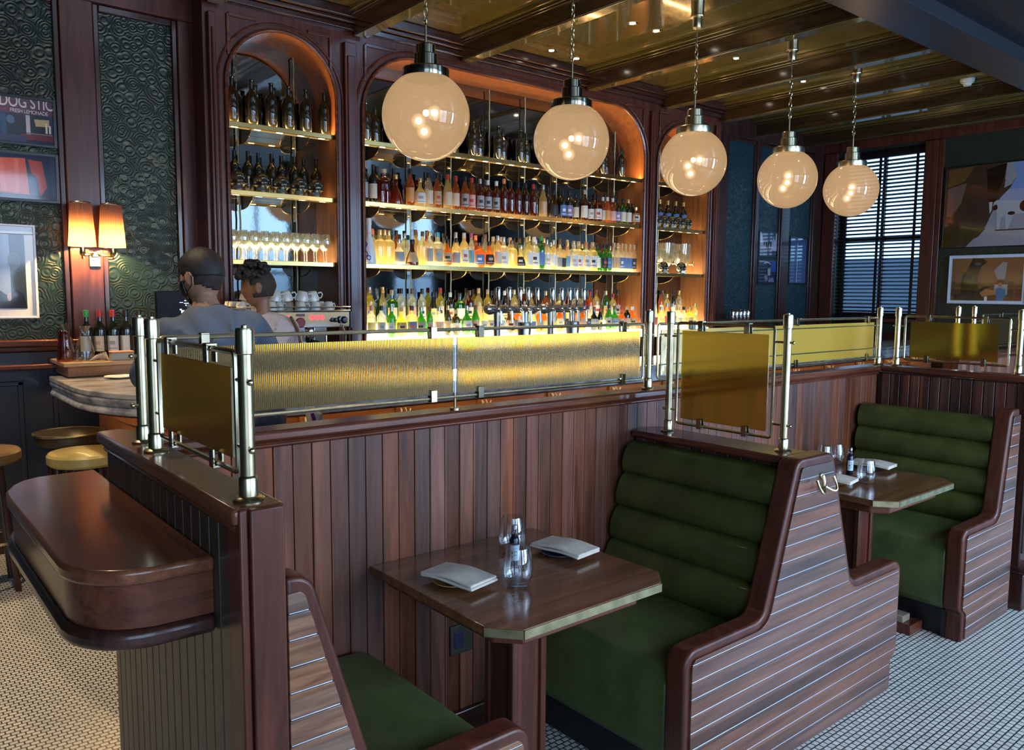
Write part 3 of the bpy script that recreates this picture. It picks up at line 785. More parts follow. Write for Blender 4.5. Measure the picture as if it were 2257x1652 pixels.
# ---------------------------------------------------------------- tables
tb = thing('booth_table', (1.635, 1.92, 0), 'dark wood booth table with clipped corners, nearer the end wall, napkins on it', 'table')
tp_ = [(1.28, 2.276), (1.28, 1.66), (1.352, 1.578), (1.915, 1.578), (1.99, 1.655), (1.99, 2.276)]
def inset_poly(pl, d): 
    cxx = sum(q[0] for q in pl)/len(pl); cyy = sum(q[1] for q in pl)/len(pl)
    return [(cxx+(x-cxx)*(1-d/.36), cyy+(y-cyy)*(1-d/.36)) for x, y in pl]
part('tabletop', MB().prism(tp_, 'Z', .722, .75), M['top'], tb, .003)
mb = MB()
for (x0, y0), (x1, y1) in zip(tp_[1:4], tp_[2:5]):
    d = Vector((x1-x0, y1-y0, 0)); n = Vector((d.y, -d.x, 0)).normalized()*.004; nn = n*.3
    mb.prism([(x0-nn.x, y0-nn.y), (x1-nn.x, y1-nn.y), (x1+n.x, y1+n.y), (x0+n.x, y0+n.y)], 'Z', .7225, .7475)
part('brass_edge', mb, M['brass_dull'], tb)
ap = [(1.34, 2.27), (1.34, 1.70), (1.40, 1.635), (1.87, 1.635), (1.93, 1.70), (1.93, 2.27)]
part('apron', MB().prism(ap, 'Z', .672, .722), M['mah_x'], tb, .006)
mb = MB().box(1.545, 1.665, 1.855, 1.975, .06, .672).box(1.533, 1.557, 1.843, 1.867, .06, .672).box(1.653, 1.677, 1.843, 1.867, .06, .672).box(1.533, 1.557, 1.963, 1.987, .06, .672).box(1.653, 1.677, 1.963, 1.987, .06, .672)
part('pedestal', mb, M['mah'], tb, .004)
part('base', MB().box(1.50, 1.71, 1.81, 2.02, 0, .06), M['mah_dark'], tb, .008)
tb2 = copy_tree(tb, loc=(1.635+2.165, 1.92, 0))
tb2['label'] = 'dark wood booth table with clipped corners, between the middle and the far bench'
for o in (tb, tb2): o['group'] = 'booth tables'

# place settings
def tumbler(x, y, z, label, sc_=1.0, grp='stemless glasses'):
    pr = [(0, 0), (.024, 0), (.032, .006), (.0405, .030), (.0415, .045), (.038, .075), (.0315, .108), (.0305, .108), (.0372, .075), (.0405, .045), (.0392, .030), (.030, .009), (0, .007)]
    return solo('tumbler', MB().lathe([(r*sc_, z+h_*sc_) for r, h_ in pr], 32, (x, y, 0)), M['tumbler'], (x, y, z), label, 'glass', grp, ang=70)
def spray(x, y, z, label):
    s = thing('spray_bottle', (x, y, z), label, 'bottle', 'spray bottles')
    part('body', MB().lathe([(.0145, z), (.0165, z+.003), (.0165, z+.088), (.013, z+.098), (.009, z+.102), (.009, z+.108)], 24, (x, y, 0)), plain('dark blue bottle', lin(.006, .008, .02), .15), s)
    lb = MB().lathe([(.0169, z+.022), (.0169, z+.074)], 24, (x, y, 0), a0=math.radians(170), a1=math.radians(320))
    part('paper_label', lb, plain('pale blue label', lin(.50, .60, .68), .5), s, label='pale printed label')
    mk = MB()
    for zz, a0, a1, hh in ((.045, 200, 216, .007), (.052, 225, 262, .0016), (.040, 225, 255, .0016), (.062, 215, 262, .0012), (.032, 205, 213, .006)):
        mk.lathe([(.0172, z+zz), (.0172, z+zz+hh)], 8, (x, y, 0), a0=math.radians(a0), a1=math.radians(a1))
    part('print', mk, M['black'], s)
    part('cap', MB().lathe([(.0115, z+.104), (.0125, z+.106), (.0105, z+.135), (.009, z+.138), (0, z+.1385)], 20, (x, y, 0)), clearglass('smoky cap', tint=(.5, .55, .62, 1), gloss=.15), s, label='translucent spray cap')
    return s
def plate(x, y, z, label, mat, r=.068, grp='side plates'):
    return solo('side_plate', MB().lathe([(0, z), (r*.6, z), (r*.95, z+.010), (r, z+.0125), (r*.985, z+.0145), (r*.9, z+.010), (r*.6, z+.0045), (0, z+.004)], 40, (x, y, 0)), mat, (x, y, z), label, 'plate', grp, ang=50)
def napkin(x, y, z, rz, label, l=.215, w2=.125, grp='folded napkins', tilt=0):
    mb = MB(); n = 14
    for k in range(2):
        zb = z+.0092*k
        top, bot = [], []
        for i in range(n+1):
            u = (i/n-.5)*l
            sag = .004*math.cos(u/l*PI)+.0022*math.sin(u*30+k*1.4)
            for v in (-.5, .5):
                q = (u*(1-.03*k)+.003*k, v*w2*(1-.03*k)+.05*k*u*.6)
                top.append((*q, zb+.0088+sag)); bot.append((*q, zb+sag))
        o = []
        vs = top+bot; m_ = len(top); fs = []
        for i in range(n):
            fs += [(2*i, 2*i+2, 2*i+3, 2*i+1), (m_+2*i, m_+2*i+1, m_+2*i+3, m_+2*i+2), (2*i, m_+2*i, m_+2*i+2, 2*i+2), (2*i+1, 2*i+3, m_+2*i+3, m_+2*i+1)]
        fs += [(0, 1, m_+1, m_), (2*n, m_+2*n, m_+2*n+1, 2*n+1)]
        R = Rz(rz)
        mb.add([Vector((x, y, 0))+R @ Vector(q) for q in vs], fs)
    return solo('folded_napkin', mb, M['linen'], (x, y, z), label, 'napkin', grp, .0042, seg=3, ang=80)
TZ = .7505
pl_amber = noisy('amber glazed plate', lin(.30, .15, .05), lin(.46, .27, .10), 30, .3, coat=.5)
pl_blue = plain('slate blue plate', lin(.05, .06, .10), .25, coat=.5)
plate(1.405, 1.975, TZ, 'amber glazed side plate under the napkin nearest the end wall', pl_amber)
napkin(1.415, 1.965, TZ+.016, math.radians(-78)+PI, 'folded beige napkin on the amber plate, nearer the end wall', )
plate(1.855, 1.975, TZ, 'dark blue side plate under the napkin beside the middle bench', pl_blue)
napkin(1.87, 1.972, TZ+.016, math.radians(-82), 'folded beige napkin on the dark blue plate, beside the middle bench')
tumbler(1.548, 1.838, TZ, 'stemless glass at the aisle side of the nearer table, before the spray bottle', 1.14)
tumbler(1.742, 2.100, TZ, 'stemless glass nearest the board wall on the nearer table, behind the spray bottle', 1.18)
spray(1.655, 1.985, TZ, 'small dark spray bottle between two stemless glasses on the nearer table')
tumbler(3.735, 1.838, TZ, 'stemless glass at the aisle side of the farther table', 1.06)
tumbler(4.05, 2.16, TZ, 'stemless glass on the farther table, behind its spray bottle', 1.0)
tumbler(3.94, 2.17, TZ, 'stemless glass on the farther table by the board wall, mostly hidden by the bench end', 1.0)
spray(3.856, 1.985, TZ, 'small dark spray bottle on the farther table')
plate(4.075, 1.99, TZ, 'side plate under the napkin nearest the far bench', pl_blue)
napkin(4.085, 1.985, TZ+.016, math.radians(-84), 'folded napkin on the farther table, nearest the far bench')
plate(3.60, 1.93, TZ, 'side plate on the farther table, half hidden by the bench end', pl_amber)
napkin(3.60, 1.94, TZ+.016, math.radians(-80), 'folded napkin on the farther table, half hidden by the bench end')

o = thing('socket_plate', (1.65, 2.279, .40), 'metal socket plate on the board wall under the nearer table', 'socket')
part('plate', MB().box(1.60, 1.70, 2.272, 2.279, .345, .455), plain('bronze plate', lin(.06, .055, .045), .4, .5), o, .003)
part('socket', MB().box(1.615, 1.655, 2.269, 2.273, .37, .43), plain('blue socket', lin(.012, .016, .05), .4), o, .002)
o = thing('wood_block', (3.93, 1.69, 0), 'low two-tone wood block on the mosaic floor past the middle bench', 'block')
part('lower', MB().box(3.90, 4.03, 1.66, 1.75, 0, .05), M['mah_x'], o, .004)
part('upper', MB().box(3.905, 3.98, 1.70, 1.80, .05, .085), plain('pale wood', lin(.25, .22, .16), .5), o, .004)
# ---------------------------------------------------------------- globe pendants
GX = [2.513, 3.614, 4.850, 6.094, 7.145]; GY = 3.80; GZ = 2.610; GR = .240
GL = ['nearest and largest glowing opal globe, before the left part of the wide arch', 'second glowing opal globe, hanging before the right part of the wide arch', 'third glowing opal globe, hanging before the small arch',
      'fourth glowing opal globe, hanging before the blue wall panels', 'last and smallest glowing opal globe, hanging before the slat blind window']
def pendant(x, label, flip):
    r = thing('globe_pendant', (x, GY, ZC), label, 'pendant lamp', 'opal globe pendants over the bar')
    c = (x, GY, 0)
    a0 = math.asin(.118/GR)
    prof = [(GR*math.sin(a), GZ-GR*math.cos(a)) for a in [ (PI-a0)*k/30 for k in range(31)]]
    prof[0] = (0, GZ-GR)
    part('globe', MB().lathe(prof, 48, c), M['globe'], r)
    zt = GZ+GR*math.cos(a0)
    part('collar', MB().lathe([(.105, zt-.012), (.125, zt-.012), (.127, zt-.006), (.127, zt+.038), (.122, zt+.044), (.066, zt+.046), (.066, zt+.115), (.060, zt+.120), (.054, zt+.122), (.054, zt+.165), (.050, zt+.170), (0, zt+.172)], 40, c), M['brass'] if x > 4 else M['nickel'], r)
    part('drop_rod', MB().lathe([(.0065, zt+.17), (.0065, zt+.285), (.010, zt+.288), (.010, zt+.30), (0, zt+.302)], 12, c), M['brass'], r)
    ch = MB(); z = zt+.30; k = 0; ztop = ZC-.30
    n = max(3, round((ztop-z)/.046)); st = (ztop-z)/n
    for k in range(n+1):
        pts = []
        for t in range(14):
            a = 2*PI*t/14; u = .016*math.cos(a); v = .027*math.sin(a)
            pts.append((x+(u if k % 2 else .3*u), GY+(.3*u if k % 2 else u), z+st*k+v))
        ch.tube(pts, .0032, 6, closed=True)
    part('chain', ch, M['brass'], r)
    part('ceiling_rod', MB().lathe([(.006, ZC-.29), (.006, ZC-.17)], 12, c), M['brass'], r)
    part('canopy', MB().lathe([(.030, ZC-.170), (.032, ZC-.166), (.032, ZC-.10), (.050, ZC-.098), (.052, ZC-.092), (.050, ZC-.086), (.047, ZC-.084), (.047, ZC)], 28, c), M['brass'], r)
    for k, (dx, dy, dz) in enumerate(((.035*flip, -.03, .02), (-.035*flip, .02, -.025), (.008*flip, .03, -.075))):
        mb = MB().sphere((x+dx, GY+dy, GZ+dz), .020, 14, 10)
        b_ = part('bulb', mb, M['bulb'], r)
        part('bulb_halo', MB().sphere((x+dx, GY+dy, GZ+dz), .046, 20, 14), M['halo'], b_)  # added sphere standing in for the bulb's diffused halo
    point('globe_lamp', (x, GY, GZ-.02), (1, .66, .36), 26, .018)
    return r
for i, x in enumerate(GX): pendant(x, GL[i], 1 if i < 3 else -1)

sd = thing('smoke_detector', (8.463, 3.377, ZC), 'white round smoke detector on the far dark ceiling', 'smoke detector')
part('base', MB().lathe([(.062, ZC-.022), (.064, ZC-.018), (.064, ZC)], 28, (8.463, 3.377, 0)), M['plastic_white'], sd)
part('sensor', MB().lathe([(0, ZC-.062), (.034, ZC-.060), (.038, ZC-.05), (.038, ZC-.04), (.055, ZC-.034), (.056, ZC-.022)], 28, (8.463, 3.377, 0)), M['plastic_white'], sd)

# ---------------------------------------------------------------- wall sconce
def shade_mat():
    m, nt, out = newmat('pleated lit fabric'); L = nt.links.new
    tl = N(nt, 'BsdfTranslucent'); tl.inputs[0].default_value = lin(.15, .062, .028); df = N(nt, 'BsdfDiffuse'); df.inputs[0].default_value = lin(.50, .24, .17)
    mx = N(nt, 'MixShader'); mx.inputs[0].default_value = .3; L(tl.outputs[0], mx.inputs[1]); L(df.outputs[0], mx.inputs[2]); L(mx.outputs[0], out.inputs[0]); return m
M['shade'] = shade_mat()
sx, sy = 1.262, 5.815
s = thing('wall_sconce', (sx, sy, 1.9), 'brass wall sconce with two pleated glowing pink shades on mahogany pilaster', 'wall lamp')
part('back_plate', MB().box(sx-.036, sx+.036, sy-.012, sy, 1.80, 1.90).box(sx-.02, sx+.02, sy-.03, sy-.012, 1.86, 1.90), M['brass_bright'], s, .004)
for dx in (-.088, .088):
    x = sx+dx; y = sy-.095
    pts = [(sx+dx*.15, sy-.025, 1.885), (sx+dx*.5, sy-.07, 1.872), (x, y, 1.872)]
    part('arm', MB().tube(pts, .007, 8).lathe([(.004, 1.845), (.010, 1.853), (.006, 1.862), (.012, 1.868), (.018, 1.880), (.015, 1.92), (0, 1.921)], 16, (x, y, 0)), M['brass_bright'], s)
    sh = part('lamp_shade', MB().lathe([(.077, 1.925), (.060, 2.195)], 168, (x, y, 0), ripple=(28, .045), cap=False), M['shade'], s, ang=80)
    part('shade_ring', MB().tube([(x+.055*math.cos(a*PI/12), y+.055*math.sin(a*PI/12), 2.20) for a in range(24)], .004, 6, closed=True).box(x-.055, x+.055, y-.002, y+.002, 2.198, 2.203), M['brass'], sh)
    part('bulb', MB().sphere((x, y, 2.01), .020, 14, 10), emission('sconce bulb', lin(1, .62, .28), 12), s)
    point('sconce_lamp', (x, y, 1.965), (1, .62, .24), 42, .012)

# ---------------------------------------------------------------- marble bar
def bar_line(off, n=12):
    """outer edge of the bar top moved inwards by off: along the aisle, then round to the left wall"""
    r = 1.02-off; cx_, cy_ = .93+1.02, 3.93+1.02
    pts = [(10.0, 3.93+off)] + [(cx_-r*math.sin(math.radians(t)), cy_-r*math.cos(math.radians(t))) for t in [90*k/n for k in range(n+1)]] + [(.93+off, 5.60)]
    return pts
bar = thing('marble_bar', (4.5, 4.2, 0), 'long bar with grey veined marble top, rounded left end and orange wood front', 'bar')
def bar_slab(o0, o1, z0, z1, mb=None):
    a = bar_line(o0); b = bar_line(o1); mb = mb or MB(); n = len(a)
    vs = [(x, y, z0) for x, y in a]+[(x, y, z1) for x, y in a]+[(x, y, z0) for x, y in b]+[(x, y, z1) for x, y in b]; fs = []
    for i in range(n-1):
        fs += [(i, i+1, n+i+1, n+i), (2*n+i, 3*n+i, 3*n+i+1, 2*n+i+1), (n+i, n+i+1, 3*n+i+1, 3*n+i), (i, 2*n+i, 2*n+i+1, i+1)]
    fs += [(0, n, 3*n, 2*n), (n-1, 2*n-1+0, 4*n-1, 3*n-1)]
    return mb.add(vs, fs)
part('marble_top', bar_slab(0, .62, 1.088, 1.12), M['marble'], bar, .006)
e = MB(); prof = [(.004, 1.088), (.001, 1.075), (.006, 1.06), (.016, 1.045), (.010, 1.03), (.002, 1.018), (.006, 1.004), (.05, .99)]
lines = [(bar_line(o), z) for o, z in prof]
for (la, za), (lb, zb) in zip(lines, lines[1:]):
    n = len(la); e.add([(x, y, za) for x, y in la]+[(x, y, zb) for x, y in lb], [(i, i+1, n+i+1, n+i) for i in range(n-1)])
part('marble_edge', e, M['marble_edge'], bar, ang=50)
part('under_slab', bar_slab(.05, .60, .985, .998), M['mah_dark'], bar)
part('front_panel', bar_slab(.27, .32, .10, .985), M['bar_wood'], bar)
part('front_rail', bar_slab(.245, .28, .895, .985), M['bar_wood'], bar, .004)
part('kick', bar_slab(.33, .36, 0, .10), M['mah_dark'], bar)
part('light_strip', bar_slab(.12, .14, .975, .983), emission('under counter strip', lin(1, .66, .30), 9), bar)
for i in range(14):
    x = 1.95+.62*i
    part('front_block', MB().box(x-.045, x+.045, 4.155, 4.20, .86, .985), M['bar_wood'], bar, .004)
    hk = MB()
    for dx in (-.016, .016): hk.tube([(x+dx, 4.15, .95), (x+dx*1.2, 4.135, .925), (x+dx*1.8, 4.12, .93), (x+dx*2.0, 4.115, .95)], .005, 8)
    part('bag_hook', hk, plain('pale hook', lin(.75, .68, .5), .3), bar)

# stools at the rounded end
def stool(x, y, z, label, mat, r=.20):
    s = thing('bar_stool', (x, y, 0), label, 'stool', 'round bar stools')
    part('seat', MB().lathe([(r*.92, z-.07), (r, z-.055), (r, z-.015), (r*.95, z-.002), (r*.7, z+.006), (0, z+.008)], 36, (x, y, 0)), mat, s)
    part('footrest', MB().tube([(x+.17*math.cos(a*PI/14), y+.17*math.sin(a*PI/14), .28) for a in range(28)], .010, 8, closed=True), M['brass'], s)
    for k in range(4):
        a = PI/4+k*PI/2
        part('leg', MB().tube([(x+r*.6*math.cos(a), y+r*.6*math.sin(a), z-.07), (x+r*.95*math.cos(a), y+r*.95*math.sin(a), 0)], .016, 10), M['mah_dark'], s)
    return s
GOLD = noisy('gold leather', lin(.36, .27, .08), lin(.48, .37, .13), 8, .35, .1, 150, coat=.2, bdist=.002)
stool(.985, 4.93, .755, 'round gold leather bar stool, largest one behind the end wall', GOLD)
s_ = stool(.985, 5.38, .80, 'round dark bar stool with brass rim behind the gold leather stool', plain('dark stool leather', lin(.05, .035, .015), .35), .19)
part('rim', MB().tube([(.985+.19*math.cos(a*PI/20), 5.38+.19*math.sin(a*PI/20), .795) for a in range(40)], .008, 8, closed=True), M['brass_dull'], s_)
s_ = stool(.50, 5.15, .78, 'round brown bar stool standing apart, at the picture wall', noisy('tan seat', lin(.12, .07, .03), lin(.2, .12, .05), 8, .35))

# raised service ledge at the wall end of the bar, with wine and carafes
lg = thing('service_ledge', (1.4, 5.6, 1.12), 'raised wooden service ledge on the bar end, under the wine bottles', 'ledge')
part('board', MB().box(.97, 1.80, 5.36, 5.79, 1.19, 1.215), wood('tan ledge wood', lin(.3, .17, .08), lin(.5, .32, .17), 'X', .3), lg, .005)
part('support', MB().box(1.0, 1.77, 5.42, 5.78, 1.122, 1.19), M['bar_wood'], lg, .006)

# ---------------------------------------------------------------- bottles
LIQ = {}
def liq(key):
    if key in LIQ: return LIQ[key]
    P = {'dark': None, 'black': None,
         'clear': ((.96, .96, .90), (.95, .92, .72), .26, .06), 'gold': ((.96, .86, .55), (.95, .82, .42), .36, .06),
         'amber': ((.80, .36, .08), (.62, .24, .05), .36, .08), 'red-brown': ((.45, .10, .03), (.30, .06, .02), .34, .09),
         'brown': ((.20, .07, .02), (.12, .045, .015), .6, .08), 'orange': ((.95, .42, .10), (.9, .36, .06), .38, .07),
         'green': ((.16, .48, .10), (.10, .34, .06), .34, .08), 'yellow': ((.95, .86, .25), (.9, .75, .15), .42, .07),
         'blue': ((.45, .70, .90), (.35, .58, .85), .4, .07), 'olive': ((.22, .18, .04), (.12, .10, .02), .55, .08), 'red': ((.75, .08, .04), (.6, .05, .03), .5, .07)}[key]
    if P is None:
        m = plain('%s bottle glass' % key, lin(.010, .011, .006) if key == 'dark' else lin(.006, .006, .007), .06, coat=.6)
    else:
        t_, b_, f_, g_ = P
        m = clearglass('%s liquor glass' % key, tint=(*t_, 1), gloss=g_, body=(*b_, 1), bodyfac=f_)
    LIQ[key] = m; return m
CAPS = {'black': lin(.01, .01, .012), 'red': lin(.45, .03, .02), 'gold': lin(.75, .52, .2), 'cork': lin(.55, .38, .2), 'white': lin(.7, .68, .62), 'orange': lin(.75, .2, .04), 'teal': lin(.02, .35, .5), 'silver': lin(.5, .5, .5), 'brown': lin(.16, .07, .03), 'pink': lin(.6, .1, .2), 'blue': lin(.05, .12, .45), 'green': lin(.05, .3, .06)}
PAPER = {'cream': lin(.62, .52, .38), 'white': lin(.70, .68, .62), 'grey': lin(.30, .30, .30), 'tan': lin(.5, .33, .18), 'pink': lin(.65, .36, .30), 'black': lin(.015, .015, .018), 'blue': lin(.08, .16, .38), 'orange': lin(.62, .28, .08), 'purple': lin(.22, .18, .35), 'teal': lin(.15, .35, .42), 'yellow': lin(.75, .6, .2), 'red': lin(.5, .05, .04)}
# outline families, unit height 1: list of (radius factor, height)
SHAPES = {
 'wine': (.040, [(0, 0), (.9, 0), (1, .02), (1, .60), (.86, .68), (.42, .76), (.36, .80), (.36, .97), (.40, .975), (.40, 1), (0, 1)], 20, None),
 'spirit': (.037, [(0, 0), (.92, 0), (1, .02), (1, .62), (.9, .70), (.5, .77), (.38, .82), (.36, .99), (0, 1)], 20, None),
 'sloped': (.038, [(0, 0), (.92, 0), (1, .02), (1, .50), (.88, .60), (.55, .74), (.40, .82), (.36, .99), (0, 1)], 20, None),
 'square': (.042, [(0, 0), (.94, 0), (1, .02), (1, .60), (.9, .68), (.4, .74), (.36, .78), (.36, .98), (0, .985)], 24, 5),
 'round': (.050, [(0, 0), (.6, 0), (.82, .05), (1, .24), (.98, .40), (.78, .55), (.40, .66), (.30, .72), (.30, .98), (0, 1)], 22, None),
 'cone': (.058, [(0, 0), (.95, 0), (1, .03), (.85, .28), (.55, .50), (.32, .62), (.30, .98), (0, 1)], 20, None),
 'slim': (.028, [(0, 0), (.92, 0), (1, .02), (1, .60), (.8, .70), (.48, .80), (.45, .99), (0, 1)], 18, None),
 'decanter': (.044, [(0, 0), (.95, 0), (1, .02), (1, .62), (.85, .70), (.48, .76), (.46, .84), (0, .845)], 24, 6),
}
MESHC = {}
def base_mesh(key, mb, mat, ang=40):
    if key not in MESHC:
        o = link_mesh('tmp', mb, mat, None, 0, ang=ang); MESHC[key] = o.data; bpy.data.objects.remove(o)
    return MESHC[key]
FACE = math.radians(-118)          # bottles turn their labels to the room
NB = 0
def bottle(x, y, z, shape, h, col, cap=None, lab=None, label='', grp='', mark=None, labspan=(.12, .5), rs=1.0, name='bottle'):
    global NB; NB += 1
    r0, prof, seg, sq = SHAPES[shape]; r = r0*rs
    pr = [(a*r, b*h) for a, b in prof]
    me = base_mesh((shape, round(h, 3), rs, col), MB().lathe(pr, seg, sq=sq), liq(col))
    o = bpy.data.objects.new(name, me); COL.objects.link(o); o.location = (x, y, z); tag(o, label, 'bottle', grp)
    o.rotation_euler.z = random.uniform(-.25, .25) if sq is None else random.uniform(-.08, .08)
    if cap:
        key = ('cap', shape, round(h, 3), rs, cap)
        rn = prof[-2][0]*r
        zc0 = prof[-2][1]*h
        if shape == 'decanter': cp = [(.3*rn, zc0-.01), (.7*rn, zc0), (1.15*rn, zc0+.006), (1.3*rn, zc0+.022), (1.25*rn, zc0+.036), (0, zc0+.038)]
        else: cp = [(rn*1.12, zc0-h*.12), (rn*1.16, zc0-h*.118), (rn*1.16, zc0+.003), (rn*1.05, zc0+.008), (0, zc0+.009)]
        m = plain('cap '+cap, CAPS[cap], .35, metal=1 if cap in ('gold', 'silver') else 0)
        me = base_mesh(key, MB().lathe(cp, 14), m); c = bpy.data.objects.new('cap', me); COL.objects.link(c); c.parent = o
    if lab:
        rb = r*1.012 if shape not in ('round', 'cone') else r*1.0
        z0, z1 = labspan[0]*h, labspan[1]*h
        key = ('lab', shape, round(h, 3), rs, lab, mark, labspan)
        if key not in MESHC:
            mb = MB(); w_ = math.radians(58)
            def rad(zz):
                for (ra, za), (rb_, zb) in zip(pr, pr[1:]):
                    if za <= zz <= zb and zb > za: return (ra+(rb_-ra)*(zz-za)/(zb-za))*1.015+.0004
                return r
            zs = [z0+(z1-z0)*i/4 for i in range(5)]
            mb.lathe([(rad(q), q) for q in zs], 10, a0=FACE-w_, a1=FACE+w_, sq=sq)
            if mark:
                z2, z3 = z0+(z1-z0)*.42, z0+(z1-z0)*.66
                mb.lathe([(rad(q)+.0006, q) for q in (z2, (z2+z3)/2, z3)], 6, a0=FACE-w_*.40, a1=FACE+w_*.40, mi=1, sq=sq)
                mb.lathe([(rad(q)+.0006, q) for q in (z0+(z1-z0)*.14, z0+(z1-z0)*.2)], 6, a0=FACE-w_*.7, a1=FACE+w_*.7, mi=1, sq=sq)
            mats = [plain('paper '+lab, PAPER[lab], .55)]+([plain('paper '+mark, PAPER[mark], .55)] if mark else [])
            base_mesh(key, mb, mats)
        c = bpy.data.objects.new('paper_label', MESHC[key]); COL.objects.link(c); c.parent = o
    return o
SHAPEWORD = {'wine': 'wine bottle', 'spirit': 'bottle', 'sloped': 'slope-shouldered bottle', 'square': 'square bottle', 'round': 'round-bodied bottle', 'cone': 'cone-shaped bottle', 'slim': 'slim bottle', 'decanter': 'decanter bottle'}
def describe(col, shape, cap, lab, n, where):
    a = [col, SHAPEWORD[shape]]
    if cap and lab: a.append('with %s cap, %s label' % (cap, lab))
    elif lab: a.append('with %s label' % lab)
    elif cap: a.append('with %s cap' % cap)
    return ' '.join(a)+', %s from left %s' % (ordinal(n), where)
def row(specs, y, z, where, grp, jitter=0):
    px_ = -9
    for n, (x, sh, h, col, cap, lab, mark) in enumerate(sorted(specs, key=lambda q: q[0]), 1):
        rr = SHAPES[sh][0]*1.02; x = max(x, px_+rr+.001); px_ = x+rr
        bottle(x, y+random.uniform(-jitter, jitter), z, sh, h, col, cap, lab, describe(col, sh, cap, lab, n, where), grp, mark)

# wine and carafes on the service ledge
for n, (x, cap, lab, mk, w_) in enumerate([(1.155, 'green', 'white', None, 'green capsule, first of the row on the service ledge'), (1.232, 'red', 'cream', 'tan', 'red capsule and cream label, second in the service ledge row'), (1.309, 'red', 'white', 'grey', 'dark red capsule and white label, third in the service ledge row'), (1.386, 'black', 'white', None, 'black capsule, mostly behind the brass posts on the service ledge'), (1.465, 'black', 'cream', 'grey', 'black capsule, last of the row on the service ledge')]):
    bottle(x, 5.62, 1.2155, 'wine', .30, 'dark', cap, lab, 'dark wine bottle with '+w_, 'wine bottles on the service ledge', mk, (.16, .48), .92)
def carafe(x, y, z, h, label):
    pr = [(0, 0), (.055, 0), (.060, .006), (.055, .06), (.042, .11), (.024, .155), (.022, .165), (.024, .18), (.040, .215), (.039, .2155), (.022, .18), (.020, .165), (.022, .155), (.040, .11), (.053, .06), (.056, .008), (0, .005)]
    return solo('carafe', MB().lathe([(r, z+q*h/.215) for r, q in pr], 28, (x, y, 0)), M['clear'], (x, y, z), label, 'carafe', 'glass carafes', ang=70)
carafe(1.115, 5.50, 1.2155, .215, 'clear glass carafe nearest the front on the service ledge')
carafe(1.045, 5.66, 1.2155, .225, 'clear glass carafe behind the front one, at the ledge end')
o = solo('carafe', MB().lathe([(0, 1.2155), (.045, 1.2155), (.048, 1.222), (.040, 1.32), (.034, 1.38), (.036, 1.40), (.034, 1.40), (.032, 1.38), (.037, 1.32), (.044, 1.225), (0, 1.222)], 24, (1.01, 5.52, 0)), clearglass('rose tinted glass', tint=(.75, .42, .32, 1), gloss=.1), (1.01, 5.52, 1.2155), 'tall rose tinted carafe at the left end of the service ledge', 'carafe', 'glass carafes', ang=70)
o = thing('tissue_box', (1.30, 5.43, 1.2155), 'orange and grey box on the service ledge before the wine bottles', 'box')
part('body', MB().box(1.24, 1.37, 5.385, 5.455, 1.2155, 1.262), plain('grey card', lin(.32, .34, .32), .6), o, .003)
part('lid', MB().box(1.238, 1.373, 5.383, 5.457, 1.262, 1.272), plain('orange card', lin(.62, .22, .1), .6), o, .002)
mb = MB()
for k in range(5): mb.tube([(1.12+.015*k, 5.40+.01*k, 1.22), (1.16+.012*k, 5.40, 1.245+.004*k), (1.22, 5.41-.006*k, 1.222)], .010, 8, radii=[.004, .012, .006])
solo('crumpled_cloth', mb, noisy('striped cloth', lin(.5, .34, .2), lin(.25, .25, .3), 60, .8), (1.16, 5.40, 1.2155), 'small crumpled cloth beside the orange box on the service ledge', 'cloth')
for x, y, w_ in ((1.25, 5.24, 'white plate with dark rim on the marble, in front of the orange box'), (1.44, 5.13, 'white plate on the marble half behind the brass posts')):
    plate(x, y, 1.1205, w_, M['white'], .09, 'plates on the marble bar')
